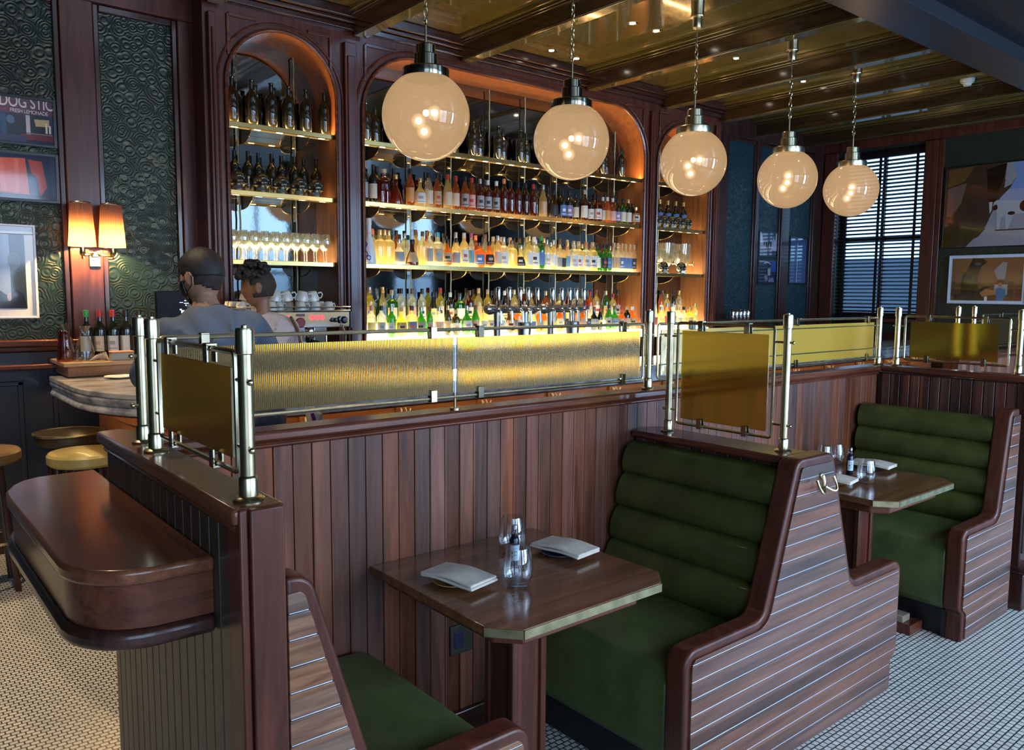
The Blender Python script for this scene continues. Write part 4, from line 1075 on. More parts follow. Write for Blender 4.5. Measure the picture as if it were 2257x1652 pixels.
# ---------------------------------------------------------------- niches: mirrors, shelves, rods
NICHE = ['small arch by the coffee machine', 'wide middle arch', 'small far arch']
for (xl, xr, zs, zt), nm in zip(ARCH, NICHE):
    poly = [(xl, .95)]+arch_curve(xl, xr, zs, zt)+[(xr, .95)]
    poly2 = [q for i, q in enumerate(poly) if i == 0 or abs(q[0]-poly[i-1][0])+abs(q[1]-poly[i-1][1]) > 1e-4]
    solo('arched_mirror', MB().prism(poly2, 'Y', YF+.34, YF+.352), M['mirror'], ((xl+xr)/2, YF+.35, .95), 'aged dark mirror lining the back of the '+nm, 'mirror')
RODS = [[2.267, 2.709], [3.303, 3.741, 4.16, 4.586, 5.011, 5.42, 5.838, 6.236], [6.95]]
SHELF_Z = [2.815, 2.35, 1.868]
SHN = ['top', 'second', 'third']
for ai, ((xl, xr, zs, zt), nm) in enumerate(zip(ARCH, NICHE)):
    for rx in RODS[ai]:
        # twisted hanging rod
        c = arch_curve(xl, xr, zs, zt); zr = max(z for x, z in c if abs(x-rx) < .35) if ai != 1 else 3.48
        zr = min(zr, 3.47)
        if ai != 1:
            r_ = (xr-xl)/2; zr = zs+math.sqrt(max(0, r_*r_-(rx-(xl+xr)/2)**2))*(zt-zs)/r_-.005
        if ai == 1 and rx < xl+.48: zr = zs+math.sqrt(.48**2-(xl+.48-rx)**2)-.01
        if ai == 1 and rx > xr-.48: zr = zs+math.sqrt(.48**2-(rx-xr+.48)**2)-.01
        mb = MB(); pts = [(rx+.0015*math.cos(t*1.1), 5.90+.0015*math.sin(t*1.1), 1.40+(zr-1.40)*t/60) for t in range(61)]
        mb.tube(pts, .0068, 6)
        k = RODS[ai].index(rx)
        solo('shelf_rod', mb, M['brass_dull'], (rx, 5.90, 1.40), 'twisted brass shelf rod, %s from left in the %s' % (ordinal(k+1), nm) if len(RODS[ai]) > 1 else 'twisted brass shelf rod in the '+nm, 'rod', 'twisted shelf rods')
    for si, z in enumerate(SHELF_Z):
        s = thing('lit_shelf', ((xl+xr)/2, 5.76, z), '%s brass edged lit shelf in the %s' % (SHN[si], nm), 'shelf', 'brass edged bottle shelves')
        part('board', MB().box(xl+.004, xr-.004, 5.63, 5.935, z-.022, z-.004), M['brass_bright'], s, .003)
        part('front_edge', MB().box(xl+.004, xr-.004, 5.618, 5.632, z-.032, z+.004), M['brass_edge'], s, .003)
        if si: part('glass_top', MB().box(xl+.01, xr-.01, 5.640, 5.93, z-.003, z), M['shelf_glow'] if si == 2 else M['shelf_glow_high'], s)
        else: part('light_strip', MB().box(xl+.01, xr-.01, 5.638, 5.660, z-.003, z), M['strip_glow'], s)
        if si < 2: part('underside_glow', MB().box(xl+.01, xr-.01, 5.640, 5.72, z-.0245, z-.0215), M['brass_glow'], s)  # added glowing strip, imitates light falling on the brass underside
        n = max(2, int((xr-xl)/.145)) if si < 2 else 0
        for k in range(n):
            x = xl+(k+.5)*(xr-xl)/n
            part('led', MB().box(x-.022, x+.022, 5.668, 5.684, z-.0275, z-.0240), M['led'], s)
        for rx in RODS[ai]:
            q = [(5.90, z-.022), (5.90, z-.105)]+[(5.90-.22*math.sin(math.radians(t)), z-.105+.083*(1-math.cos(math.radians(t)))) for t in (15, 30, 45, 60, 75, 90)]
            b = part('bracket', MB().prism(q, 'X', rx+.008, rx+.012), M['bracket'], s)
            part('bracket_edge', MB().tube([(rx+.01, y, zz) for y, zz in q[1:]], .004, 6), M['brass_bright'], b)

# glowing stepped bottle display under the shelves
for (xl, xr), nm in (((3.13, 6.35), 'wide arch'), ((6.56, 7.41), 'small far arch')):
    d = thing('bottle_step', ((xl+xr)/2, 5.7, 1.0), 'glowing stepped bottle display at the foot of the '+nm, 'display')
    part('upper_step', MB().box(xl, xr, 5.73, 5.935, 1.0, 1.375), M['step_glow'], d)
    part('lower_step', MB().box(xl, xr, 5.53, 5.728, 1.205, 1.285), M['step_glow'], d)
    part('plinth', MB().box(xl, xr, 5.54, 5.728, .985, 1.204), M['mah_dark'], d)
    part('edge_bar', MB().box(xl, xr, 5.512, 5.53, 1.188, 1.214), M['brass'], d, .002)
bb = thing('back_counter', (4.8, 5.3, 0), 'long dark back counter under the bottle wall', 'counter')
part('body', MB().box(1.75, 7.55, 5.08, 5.598, 0, .94), M['mah_dark'], bb)
part('worktop', MB().box(1.72, 7.58, 5.03, 5.598, .94, .98), M['marble'], bb, .005)

# second shelf, wide arch: whiskies one by one (x, outline, height, colour, cap, label, emblem)
W2 = [(3.19, 'wine', .31, 'dark', 'gold', 'grey', None), (3.27, 'wine', .30, 'dark', None, 'cream', None), (3.365, 'decanter', .285, 'red-brown', 'cork', None, None), (3.475, 'cone', .24, 'red-brown', 'gold', None, None),
 (3.619, 'sloped', .30, 'amber', 'black', 'orange', None), (3.70, 'round', .235, 'gold', 'gold', 'white', 'grey'), (3.793, 'sloped', .285, 'clear', 'black', 'cream', None), (3.88, 'sloped', .285, 'amber', 'black', 'tan', 'brown' if 0 else 'red'),
 (3.986, 'sloped', .29, 'gold', 'red', 'cream', None), (4.072, 'sloped', .285, 'amber', 'red', 'cream', None), (4.168, 'sloped', .29, 'amber', 'black', 'grey', 'black'), (4.245, 'sloped', .285, 'amber', 'red', 'pink', 'red'),
 (4.336, 'sloped', .285, 'red-brown', 'silver', 'grey', 'black'), (4.42, 'spirit', .28, 'red-brown', 'white', 'grey', 'black'), (4.512, 'spirit', .28, 'red-brown', 'white', 'grey', 'black'), (4.602, 'spirit', .31, 'red-brown', 'orange', None, None),
 (4.682, 'spirit', .295, 'red-brown', 'black', None, None), (4.77, 'spirit', .295, 'red-brown', 'black', None, None), (4.856, 'spirit', .295, 'brown', 'black', None, None), (4.955, 'spirit', .295, 'red-brown', 'red', None, None),
 (5.075, 'sloped', .30, 'gold', 'silver', 'tan', None), (5.21, 'round', .265, 'brown', 'black', 'black', None), (5.32, 'wine', .27, 'dark', 'black', 'blue', 'white'), (5.395, 'wine', .275, 'dark', 'black', 'purple', 'white'),
 (5.50, 'spirit', .255, 'olive', 'black', 'cream', None), (5.615, 'sloped', .30, 'red-brown', 'silver', 'white', None), (5.70, 'spirit', .25, 'brown', 'black', 'white', 'grey'), (5.795, 'square', .265, 'red-brown', 'black', 'white', 'red'),
 (5.87, 'slim', .25, 'amber', 'white', 'cream', None), (5.93, 'spirit', .255, 'orange', 'white', 'orange', None), (6.0, 'spirit', .25, 'amber', 'white', 'pink', None), (6.065, 'spirit', .25, 'olive', 'black', 'purple', 'white'),
 (6.135, 'spirit', .255, 'green', 'black', 'cream', None), (6.215, 'wine', .255, 'dark', 'gold', 'cream', None), (6.29, 'slim', .22, 'black', 'black', 'grey', None)]
row(W2, 5.705, SHELF_Z[1], 'front, second shelf, wide arch', 'whiskies on the second shelf of the wide arch', .006)
bottle(6.31, 5.66, SHELF_Z[1], 'decanter', .175, 'amber', 'gold', 'cream', 'small square amber decanter bottle at the right end of the second shelf, wide arch', 'whiskies on the second shelf of the wide arch', 'black', (.2, .66), .9)
for i in range(20):
    bottle(3.24+.156*i+random.uniform(-.01, .01), 5.85, SHELF_Z[1], 'wine', .315, 'dark', None, None, 'black wine bottle in the back row of the wide arch second shelf', 'black wine bottles, back row of the second shelf')
for i in range(24):
    bottle(3.22+.133*i+random.uniform(-.01, .01), 5.73+.09*(i % 2), SHELF_Z[0], 'wine', .31, 'dark', None, None, 'unlit black wine bottle on the top shelf of the wide arch', 'black wine bottles on the top shelf of the wide arch')
for i in range(11):
    bottle(2.16+.069*i+random.uniform(-.006, .006), 5.70+.12*(i % 2), SHELF_Z[0], 'wine', .32, 'dark', None, None, 'black wine bottle on the top shelf of the coffee machine arch', 'black wine bottles on the top shelf of the left arch', rs=1.12)
for i in range(9):
    bottle(2.13+.089*i, 5.83+.03*(i % 2), SHELF_Z[1], 'wine', .31, 'olive' if i % 4 == 0 else 'dark', None, None, 'dark wine bottle behind the skulls in the coffee machine arch', 'dark wine bottles behind the skulls')
for i in range(5):
    bottle(6.74+.135*i, 5.82, SHELF_Z[1], 'wine', .31, 'dark', 'gold', 'blue', 'dark bottle with blue label behind the skulls in the small far arch', 'dark bottles behind the skulls of the far arch', None, (.3, .58))

# third shelf, wide arch: mostly pale spirits, brightly lit from below
rnd = random.Random(21)
S3 = [(3.215, 'cone', .36, 'W', 'white', None, None), (3.30, 'square', .275, 'gold', 'gold', None, None), (3.395, 'square', .275, 'gold', 'gold', None, None), (3.492, 'round', .21, 'clear', 'silver', 'grey', None), (3.625, 'cone', .21, 'brown', 'black', 'tan', None),
 (3.715, 'spirit', .28, 'gold', 'brown', None, None), (3.80, 'spirit', .285, 'clear', 'gold', 'grey', None), (3.885, 'square', .285, 'clear', 'teal', 'tan', 'teal'), (3.965, 'round', .23, 'amber', 'black', 'tan', 'black'), (4.06, 'spirit', .24, 'gold', 'black', 'grey', None),
 (4.15, 'spirit', .29, 'gold', 'white', 'white', 'red'), (4.225, 'slim', .29, 'clear', 'pink', 'teal', None), (4.32, 'square', .22, 'orange', 'black', 'blue', 'white'), (4.43, 'round', .23, 'orange', 'black', 'black', 'gold' if 0 else 'tan'), (4.50, 'spirit', .285, 'gold', 'silver', 'cream', None),
 (4.585, 'square', .28, 'clear', 'silver', 'white', 'grey'), (4.68, 'square', .255, 'gold', 'brown', None, None), (4.75, 'cone', .215, 'gold', 'silver', 'black', 'white'), (4.83, 'spirit', .30, 'gold', 'gold', 'white', None), (4.905, 'square', .30, 'clear', 'white', 'white', 'black'), (4.975, 'spirit', .31, 'green', 'green', 'blue', None),
 (5.055, 'spirit', .28, 'clear', 'silver', 'white', 'pink'), (5.13, 'spirit', .28, 'gold', 'silver', 'white', None), (5.21, 'slim', .24, 'clear', 'gold', 'grey', None), (5.275, 'slim', .23, 'gold', 'black', 'black', None), (5.345, 'slim', .27, 'clear', 'gold', 'teal', None), (5.42, 'square', .285, 'clear', 'cork', 'white', 'pink'),
 (5.50, 'square', .285, 'gold', 'cork', 'white', 'red'), (5.59, 'square', .285, 'clear', 'orange', 'white', 'grey'), (5.67, 'square', .285, 'gold', 'cork', 'white', 'black'), (5.765, 'spirit', .265, 'green', 'black', 'white', None), (5.865, 'wine', .265, 'green', 'black', 'black', 'red'), (5.945, 'wine', .265, 'green', 'black', 'blue', 'teal'),
 (6.02, 'slim', .29, 'clear', 'cork', 'tan', None), (6.08, 'slim', .29, 'clear', 'cork', 'tan', None), (6.135, 'slim', .29, 'clear', 'cork', 'blue', 'white'), (6.19, 'slim', .285, 'clear', 'cork', 'blue', None), (6.245, 'slim', .285, 'clear', 'cork', 'blue', None), (6.30, 'slim', .28, 'clear', 'cork', 'black', 'grey'), (6.335, 'slim', .28, 'clear', 'cork', 'black', 'grey')]
LIQ['W'] = plain('white glazed ceramic bottle', lin(.7, .7, .7), .25)
px_ = -9
for n, (x, sh, h, col, cap, lab, mk) in enumerate(S3, 1):
    rr = SHAPES[sh][0]*1.02; x = max(x, px_+rr+.001); px_ = x+rr
    if col == 'W':
        o = bottle(x, 5.68, SHELF_Z[2], 'cone', .36, 'W', 'white', None, 'tall white ceramic bottle with blue painted scrolls at the left end, third shelf', 'spirits on the third shelf of the wide arch')
        mb = MB(); mb.tube([(-.036+.012*math.sin(t*1.3), -.046+.0033*t, .06+.016*t) for t in range(10)], .005, 6).tube([(-.02+.016*math.cos(t), -.052, .05+.016*math.sin(t)) for t in [k*.5 for k in range(13)]], .004, 6)
        mb.lathe([(.0185, .235), (.0180, .262)], 14); cc = link_mesh('blue_scroll', mb, plain('cobalt paint', lin(.02, .04, .25), .3)); cc.parent = o
        continue
    bottle(x, 5.695+rnd.uniform(-.012, .012), SHELF_Z[2], sh, h, col, cap, lab, describe(col, sh, cap, lab, n, 'front, third shelf, wide arch'), 'spirits on the third shelf of the wide arch', mk, (.14, .52))
pal = ['gold', 'clear', 'gold', 'amber', 'clear', 'gold', 'orange', 'gold']
for n in range(30):
    col = pal[n % 8] if n not in (16, 24) else 'green'; cap = rnd.choice(['cork', 'gold', 'black', 'silver', 'orange', 'brown'])
    sh = rnd.choice(['spirit', 'slim', 'sloped', 'spirit'])
    bottle(3.25+.104*n+rnd.uniform(-.012, .012), 5.86+rnd.uniform(-.012, .012), SHELF_Z[2], sh, rnd.choice((.27, .29, .305)), col, cap, None, describe(col, sh, cap, None, n+1, 'back row, third shelf, wide arch'), 'back row of spirits on the third shelf')

# stepped display, wide arch
def zone(x):
    if x < 3.9: return ['clear', 'gold', 'clear', 'yellow', 'green', 'clear', 'blue', 'gold']
    if x < 4.6: return ['clear', 'gold', 'yellow', 'green', 'amber', 'gold', 'red-brown', 'olive']
    if x < 5.5: return ['amber', 'orange', 'gold', 'red-brown', 'orange', 'gold', 'brown', 'amber']
    return ['orange', 'dark', 'amber', 'green', 'black', 'gold', 'red', 'clear']
for rown, (y, z, n0, x0, dx, hs) in {'upper step': (5.83, 1.376, 31, 3.20, .102, (.27, .29, .31, .30)), 'lower step': (5.63, 1.286, 34, 3.185, .0935, (.21, .23, .25, .24))}.items():
    xp_ = -9
    for n in range(n0):
        x = x0+dx*n+rnd.uniform(-.012, .012)
        col = rnd.choice(zone(x)); sh = rnd.choice(['spirit', 'sloped', 'square', 'spirit', 'slim', 'round' if rown == 'lower step' else 'spirit'])
        cap = rnd.choice(['black', 'gold', 'silver', 'cork', 'white', 'red', 'black', 'brown'])
        lab = rnd.choice(['white', 'cream', 'white', 'grey', 'tan', 'black', 'yellow', 'pink', 'blue', 'cream'])
        mk = rnd.choice([None, 'black', 'grey', 'red', None, 'blue'])
        if mk == lab: mk = None
        rr = SHAPES[sh][0]*1.02; x = max(x, xp_+rr+.002)
        if x+rr > 6.345: continue
        xp_ = x+rr
        bottle(x, y+rnd.uniform(-.02, .02), z, sh, rnd.choice(hs), col, cap, lab, describe(col, sh, cap, lab, n+1, '%s, wide arch' % rown), 'spirits on the %s of the wide arch' % rown, mk, (.16, .5), rs=.98)
for rown, (y, z, n0, x0, dx, hs) in {'upper step': (5.83, 1.376, 7, 6.63, .105, (.27, .29, .31)), 'lower step': (5.63, 1.286, 8, 6.62, .095, (.22, .24, .26))}.items():
    for n in range(n0):
        col = rnd.choice(['gold', 'yellow', 'clear', 'green', 'orange', 'gold', 'olive']); sh = rnd.choice(['spirit', 'sloped', 'square', 'slim'])
        cap = rnd.choice(['black', 'gold', 'silver', 'cork', 'red']); lab = rnd.choice(['white', 'cream', 'yellow', 'red', 'tan'])
        bottle(x0+dx*n, y, z, sh, rnd.choice(hs), col, cap, lab, describe(col, sh, cap, lab, n+1, '%s, far arch' % rown), 'spirits on the %s of the small far arch' % rown, None, (.16, .5))

# skulls
def skull_mesh():
    mb = MB()
    R = .058
    mb.sphere((0, 0, .078), R, 22, 14, sc3=(.92, 1.12, .95))
    for k, v in enumerate(mb.v):                               # dent the eye sockets and temples
        p = Vector(v)
        for ex in (-.023, .023):
            d = (p-Vector((ex, -.056, .070))).length
            if d < .026: p += Vector((0, .030*(1-d/.026)**.6, 0))
        d = (p-Vector((0, -.063, .045))).length
        if d < .014: p.y += .018*(1-d/.014)
        mb.v[k] = tuple(p)
    jaw = MB().lathe([(.022, 0), (.034, .006), (.036, .022), (.030, .040), (.034, .052)], 18, (0, -.030, 0), sx=1.0, sy=.85)
    mb.add(jaw.v, jaw.f)
    for sg in (-1, 1): mb.tube([(sg*.018, -.056, .050), (sg*.040, -.045, .050), (sg*.050, -.015, .056)], .007, 8)
    for k in range(7): mb.box(-.022+.0063*k+.0008, -.022+.0063*(k+1)-.0008, -.062, -.052, .012, .034)
    return mb
M['skull'] = noisy('bronze skull glaze', lin(.03, .025, .015), lin(.12, .10, .06), 20, .22, metal=.5, coat=.4)
sk = link_mesh('skull', skull_mesh(), M['skull'], None, 0, ang=50); skm = sk.data; bpy.data.objects.remove(sk)
def skull(x, y, z, label, grp, s=1.0, rz=-.45):
    o = bpy.data.objects.new('skull', skm); COL.objects.link(o); o.location = (x, y, z); o.rotation_euler.z = rz; o.scale = (s, s, s); return tag(o, label, 'skull', grp)
for i, x in enumerate((2.19, 2.365, 2.515, 2.655, 2.785)):
    skull(x, 5.72, SHELF_Z[1], 'dark bronze skull, %s from left on the second shelf above the stemware' % ordinal(i+1), 'bronze skulls over the stemware', 1.12)
for i, x in enumerate((6.68, 6.80, 6.93, 7.06, 7.20)):
    skull(x, 5.71, SHELF_Z[1], 'dark skull, %s from left on the second shelf of the small far arch' % ordinal(i+1), 'skulls in the small far arch', 1.05)
for i, x in enumerate((6.79, 7.09)):
    skull(x, 5.68, SHELF_Z[2], 'dark skull between the glass drink urns, %s' % ('left one' if i == 0 else 'right one'), 'skulls between the urns', .98)
# glass drink urns with taps
for i, x in enumerate((6.66, 6.93, 7.22)):
    u = thing('drink_urn', (x, 5.78, SHELF_Z[2]), 'tall glass drink urn with gold band, %s in the small far arch' % ('left one', 'middle one', 'right one')[i], 'urn', 'glass drink urns')
    z = SHELF_Z[2]
    part('bowl', MB().lathe([(.07, z), (.072, z+.006), (.02, z+.018), (.016, z+.045), (.030, z+.065), (.080, z+.12), (.098, z+.18), (.104, z+.28), (.106, z+.335), (.103, z+.335), (.101, z+.28), (.094, z+.18), (.076, z+.125), (.02, z+.07), (0, z+.068)], 32, (x, 5.78, 0), ripple=(16, .012)), M['clear_lit'], u, ang=60)
    part('gold_band', MB().lathe([(.1065, z+.27), (.1085, z+.33)], 32, (x, 5.78, 0), cap=False), clearglass('gilded glass', tint=(1, .85, .5, 1), gloss=.2, body=(.9, .65, .3, 1), bodyfac=.5), u)
    part('tap', MB().tube([(x+.03, 5.70, z+.11), (x+.045, 5.655, z+.112), (x+.05, 5.645, z+.09)], .008, 8).tube([(x+.045, 5.66, z+.112), (x+.05, 5.655, z+.15)], .006, 8), M['brass_bright'], u)
# stemware on the third shelf of the left arch
z = SHELF_Z[2]
wg = MB().lathe([(.032, 0), (.033, .002), (.006, .006), (.004, .012), (.004, .085), (.012, .095), (.032, .118), (.038, .145), (.034, .185), (.028, .215), (.0275, .215), (.033, .185), (.037, .145), (.031, .119), (.010, .098), (0, .096)], 18)
wgo = link_mesh('wine_glass', wg, M['clear_lit'], None, 0, ang=70); wgm = wgo.data; bpy.data.objects.remove(wgo)
for i in range(10):
    for j in range(3):
        o = bpy.data.objects.new('wine_glass', wgm); COL.objects.link(o); o.location = (2.125+.080*i+.02*(j % 2), 5.685+.082*j, z)
        tag(o, 'stemmed wine glass in the rows on the third shelf of the coffee machine arch', 'wine glass', 'stemmed wine glasses on the lit shelf')
# ---------------------------------------------------------------- things behind and on the bar
cm = thing('coffee_machine', (2.32, 5.25, .98), 'steel espresso machine with glowing red buttons, white cups on top', 'coffee machine')
part('body', MB().box(1.95, 2.70, 5.20, 5.55, 1.02, 1.24).box(1.97, 2.68, 5.36, 5.55, 1.24, 1.42), M['chrome'], cm, .008)
part('drip_tray', MB().box(1.95, 2.66, 5.02, 5.20, 1.20, 1.265), M['steel'], cm, .006)
part('front_panel', MB().box(1.92, 2.725, 5.10, 5.55, 1.405, 1.512), M['chrome'], cm, .004)
part('end_cap', MB().box(2.725, 2.74, 5.09, 5.55, 1.40, 1.515), M['black'], cm, .003)
mb = MB()
for z in (1.52, 1.545): mb.tube([(1.92, 5.54, z), (1.92, 5.10, z), (2.73, 5.10, z), (2.735, 5.54, z+.012)], .004, 8)
mb.prism([(5.10, 1.512), (5.54, 1.512), (5.54, 1.575), (5.30, 1.565)], 'X', 2.722, 2.728)
part('cup_rail', mb, M['chrome'], cm)
RED = emission('red button light', lin(1, .03, .05), 5)
for gx in (2.225, 2.475):
    for k in range(3):
        x = gx+(k-1)*.038
        part('button', MB().tube([(x+.0125*math.cos(a*PI/8), 5.098, 1.474+.0125*math.sin(a*PI/8)) for a in range(16)], .0042, 6, closed=True), RED, cm, label='glowing red ring button')
part('indicator', MB().box(2.325, 2.385, 5.096, 5.10, 1.482, 1.500), plain('dark red', lin(.12, .01, .01), .3), cm)
part('gauge', MB().lathe([(.030, 0), (.034, .006), (.030, .010), (0, .010)], 24, (2.355, 5.10, 1.44), rot=Rx(PI/2)), plain('gauge red', lin(.22, .02, .02), .2, coat=.5), cm)
for x, r_ in ((2.60, .016), (2.665, .026)): part('steam_knob', MB().lathe([(r_*.8, 0), (r_, .01), (r_, .035), (r_*.6, .045), (0, .046)], 18, (x, 5.10, 1.455), rot=Rx(PI/2)), M['black'], cm)
for x in (2.21, 2.45):
    g = part('group_head', MB().lathe([(.03, 1.335), (.036, 1.345), (.036, 1.395), (.03, 1.405)], 22, (x, 5.16, 0)), M['chrome'], cm)
    part('portafilter', MB().lathe([(.022, 1.295), (.033, 1.31), (.033, 1.335)], 20, (x, 5.16, 0)).tube([(x, 5.14, 1.32), (x, 5.06, 1.312), (x, 5.0, 1.305)], .011, 8), M['black'], g)
part('steam_wand', MB().tube([(2.66, 5.09, 1.42), (2.672, 5.06, 1.36), (2.655, 5.045, 1.24)], .005, 8), M['chrome'], cm)
for x in (1.98, 2.66): part('foot', MB().box(x-.02, x+.02, 5.22, 5.5, .98, 1.02), M['black'], cm)
cupb = MB().lathe([(.024, .062), (.030, .060), (.042, .03), (.046, .002), (.043, .002), (.039, .03), (.027, .056), (0, .057)], 22)
cb = link_mesh('cup', cupb, M['white'], None, 0, ang=60); cupm = cb.data; bpy.data.objects.remove(cb)
hd = link_mesh('handle', MB().tube([(.040, 0, .046), (.062, 0, .050), (.070, 0, .034), (.060, 0, .016), (.044, 0, .014)], .005, 8), M['white']); hdm = hd.data; bpy.data.objects.remove(hd)
rc = random.Random(3)
for j in range(3):
    for i in range(7):
        if rc.random() < .08: continue
        x, y = 1.975+.104*i-.01*(j % 2), 5.165+.108*j
        o = bpy.data.objects.new('coffee_cup', cupm); COL.objects.link(o); o.location = (x, y, 1.513); o.rotation_euler.z = rc.uniform(-.9, .5); o.scale = (.82, .82, 1.1)
        tag(o, 'white cup upside down in the rows on the espresso machine', 'cup', 'white cups on the espresso machine')
        h = bpy.data.objects.new('handle', hdm); COL.objects.link(h); h.parent = o
for i in range(6):
    x, y = 2.03+.098*i, 5.22+.03*(i % 2)
    o = bpy.data.objects.new('coffee_cup', cupm); COL.objects.link(o); o.location = (x, y, 1.585); o.rotation_euler = (.12, .1*(-1)**i, rc.uniform(-.8, .6)); o.scale = (1, 1, 1.1)
    tag(o, 'white cup lying in the upper layer of the heap on the espresso machine', 'cup', 'upper white cups on the espresso machine')
    h = bpy.data.objects.new('handle', hdm); COL.objects.link(h); h.parent = o

TAPS = [[3.50, 3.60, 3.70, 3.775, 3.865], [4.01, 4.105, 4.185, 4.255, 4.335]]
for ti, xsx in enumerate(TAPS):
    t_ = thing('beer_tap_tower', (sum(xsx)/len(xsx), 4.45, 1.12), 'chrome beer tap tower with tall handles, %s of two on the bar' % ('left one' if ti == 0 else 'right one'), 'beer tap', 'beer tap towers')
    mb = MB(); a, b = xsx[0]-.03, xsx[-1]+.03; prof = [(0, a-.03), (.028, a-.022), (.040, a+.01), (.032, a+.05), (.030, (a+b)/2), (.032, b-.05), (.040, b-.01), (.028, b+.022), (0, b+.03)]
    mb.lathe(prof, 20, (0, 4.47, 1.535), rot=Ry(PI/2))
    part('tower_pipe', mb, M['steel'], t_)
    mb = MB()
    for x in (xsx[0]+.05, xsx[-1]-.05): mb.lathe([(.045, 1.12), (.045, 1.13), (.026, 1.14), (.024, 1.52)], 18, (x, 4.47, 0))
    part('column', mb, M['steel'], t_)
    for x in xsx:
        f_ = part('tap', MB().tube([(x, 4.45, 1.535), (x, 4.39, 1.535), (x, 4.365, 1.52), (x, 4.36, 1.44)], .010, 10).sphere((x, 4.395, 1.537), .017, 12, 8), M['chrome'], t_)
        part('handle', MB().lathe([(.008, 1.55), (.010, 1.575), (.0145, 1.60), (.0165, 1.685), (.0145, 1.69), (0, 1.692)], 16, (x, 4.392, 0)), M['chrome'], f_)
for i, x in enumerate((3.66, 4.13)):
    solo('cocktail_shaker', MB().lathe([(0, 1.1205), (.036, 1.1205), (.038, 1.125), (.046, 1.27), (.047, 1.275), (.045, 1.28), (.045, 1.32), (.050, 1.44), (.047, 1.445), (0, 1.44)], 24, (x, 4.30, 0)), M['steel'], (x, 4.30, 1.1205), 'tapered steel shaker standing before the %s beer taps' % ('left' if i == 0 else 'right'), 'shaker', 'cocktail shakers')
cbn = thing('side_cabinet', (8.05, 5.6, 0), 'dark cabinet against the blue wall right of the small far arch', 'cabinet')
part('body', MB().box(7.72, 8.40, 5.40, 5.79, 0, 1.33), M['mah_dark'], cbn, .005)
part('top', MB().box(7.70, 8.42, 5.38, 5.79, 1.33, 1.355), M['mah_x'], cbn, .005)
for i in range(5):
    x = 7.90+.075*i
    solo('metal_tumbler', MB().lathe([(0, 1.3555), (.022, 1.3555), (.024, 1.36), (.030, 1.45), (.028, 1.455), (.022, 1.46), (.010, 1.475), (0, 1.476)], 16, (x, 5.56, 0)), M['chrome'], (x, 5.56, 1.3555), 'small chrome tumbler, %s in the row of five on the dark cabinet' % ordinal(i+1), 'tumbler', 'chrome tumblers on the cabinet')

pos = thing('till_display', (1.365, 4.5, 1.12), 'black till screen on a stand beside the man in the grey shirt', 'till')
part('screen', MB().box(1.255, 1.475, 4.47, 4.50, 1.43, 1.648), plain('matt black screen', lin(.004, .004, .006), .55, spec=.2), pos, .006)
part('stand', MB().box(1.335, 1.395, 4.50, 4.53, 1.14, 1.55).box(1.28, 1.45, 4.44, 4.60, 1.1205, 1.14), M['black'], pos, .006)
g = MB()
for x0, x1, z0, z1 in ((1.405, 1.412, 1.600, 1.618), (1.416, 1.422, 1.605, 1.622), (1.426, 1.433, 1.600, 1.616), (1.40, 1.44, 1.594, 1.598), (1.375, 1.393, 1.585, 1.588), (1.398, 1.452, 1.580, 1.584), (1.405, 1.411, 1.568, 1.575), (1.42, 1.426, 1.568, 1.575), (1.434, 1.44, 1.568, 1.575), (1.375, 1.385, 1.545, 1.552), (1.382, 1.398, 1.530, 1.545)):
    g.box(x0, x1, 4.4685, 4.4705, z0, z1)
part('screen_text', g, emission('screen glow', lin(.55, .72, 1), 2.2), pos)

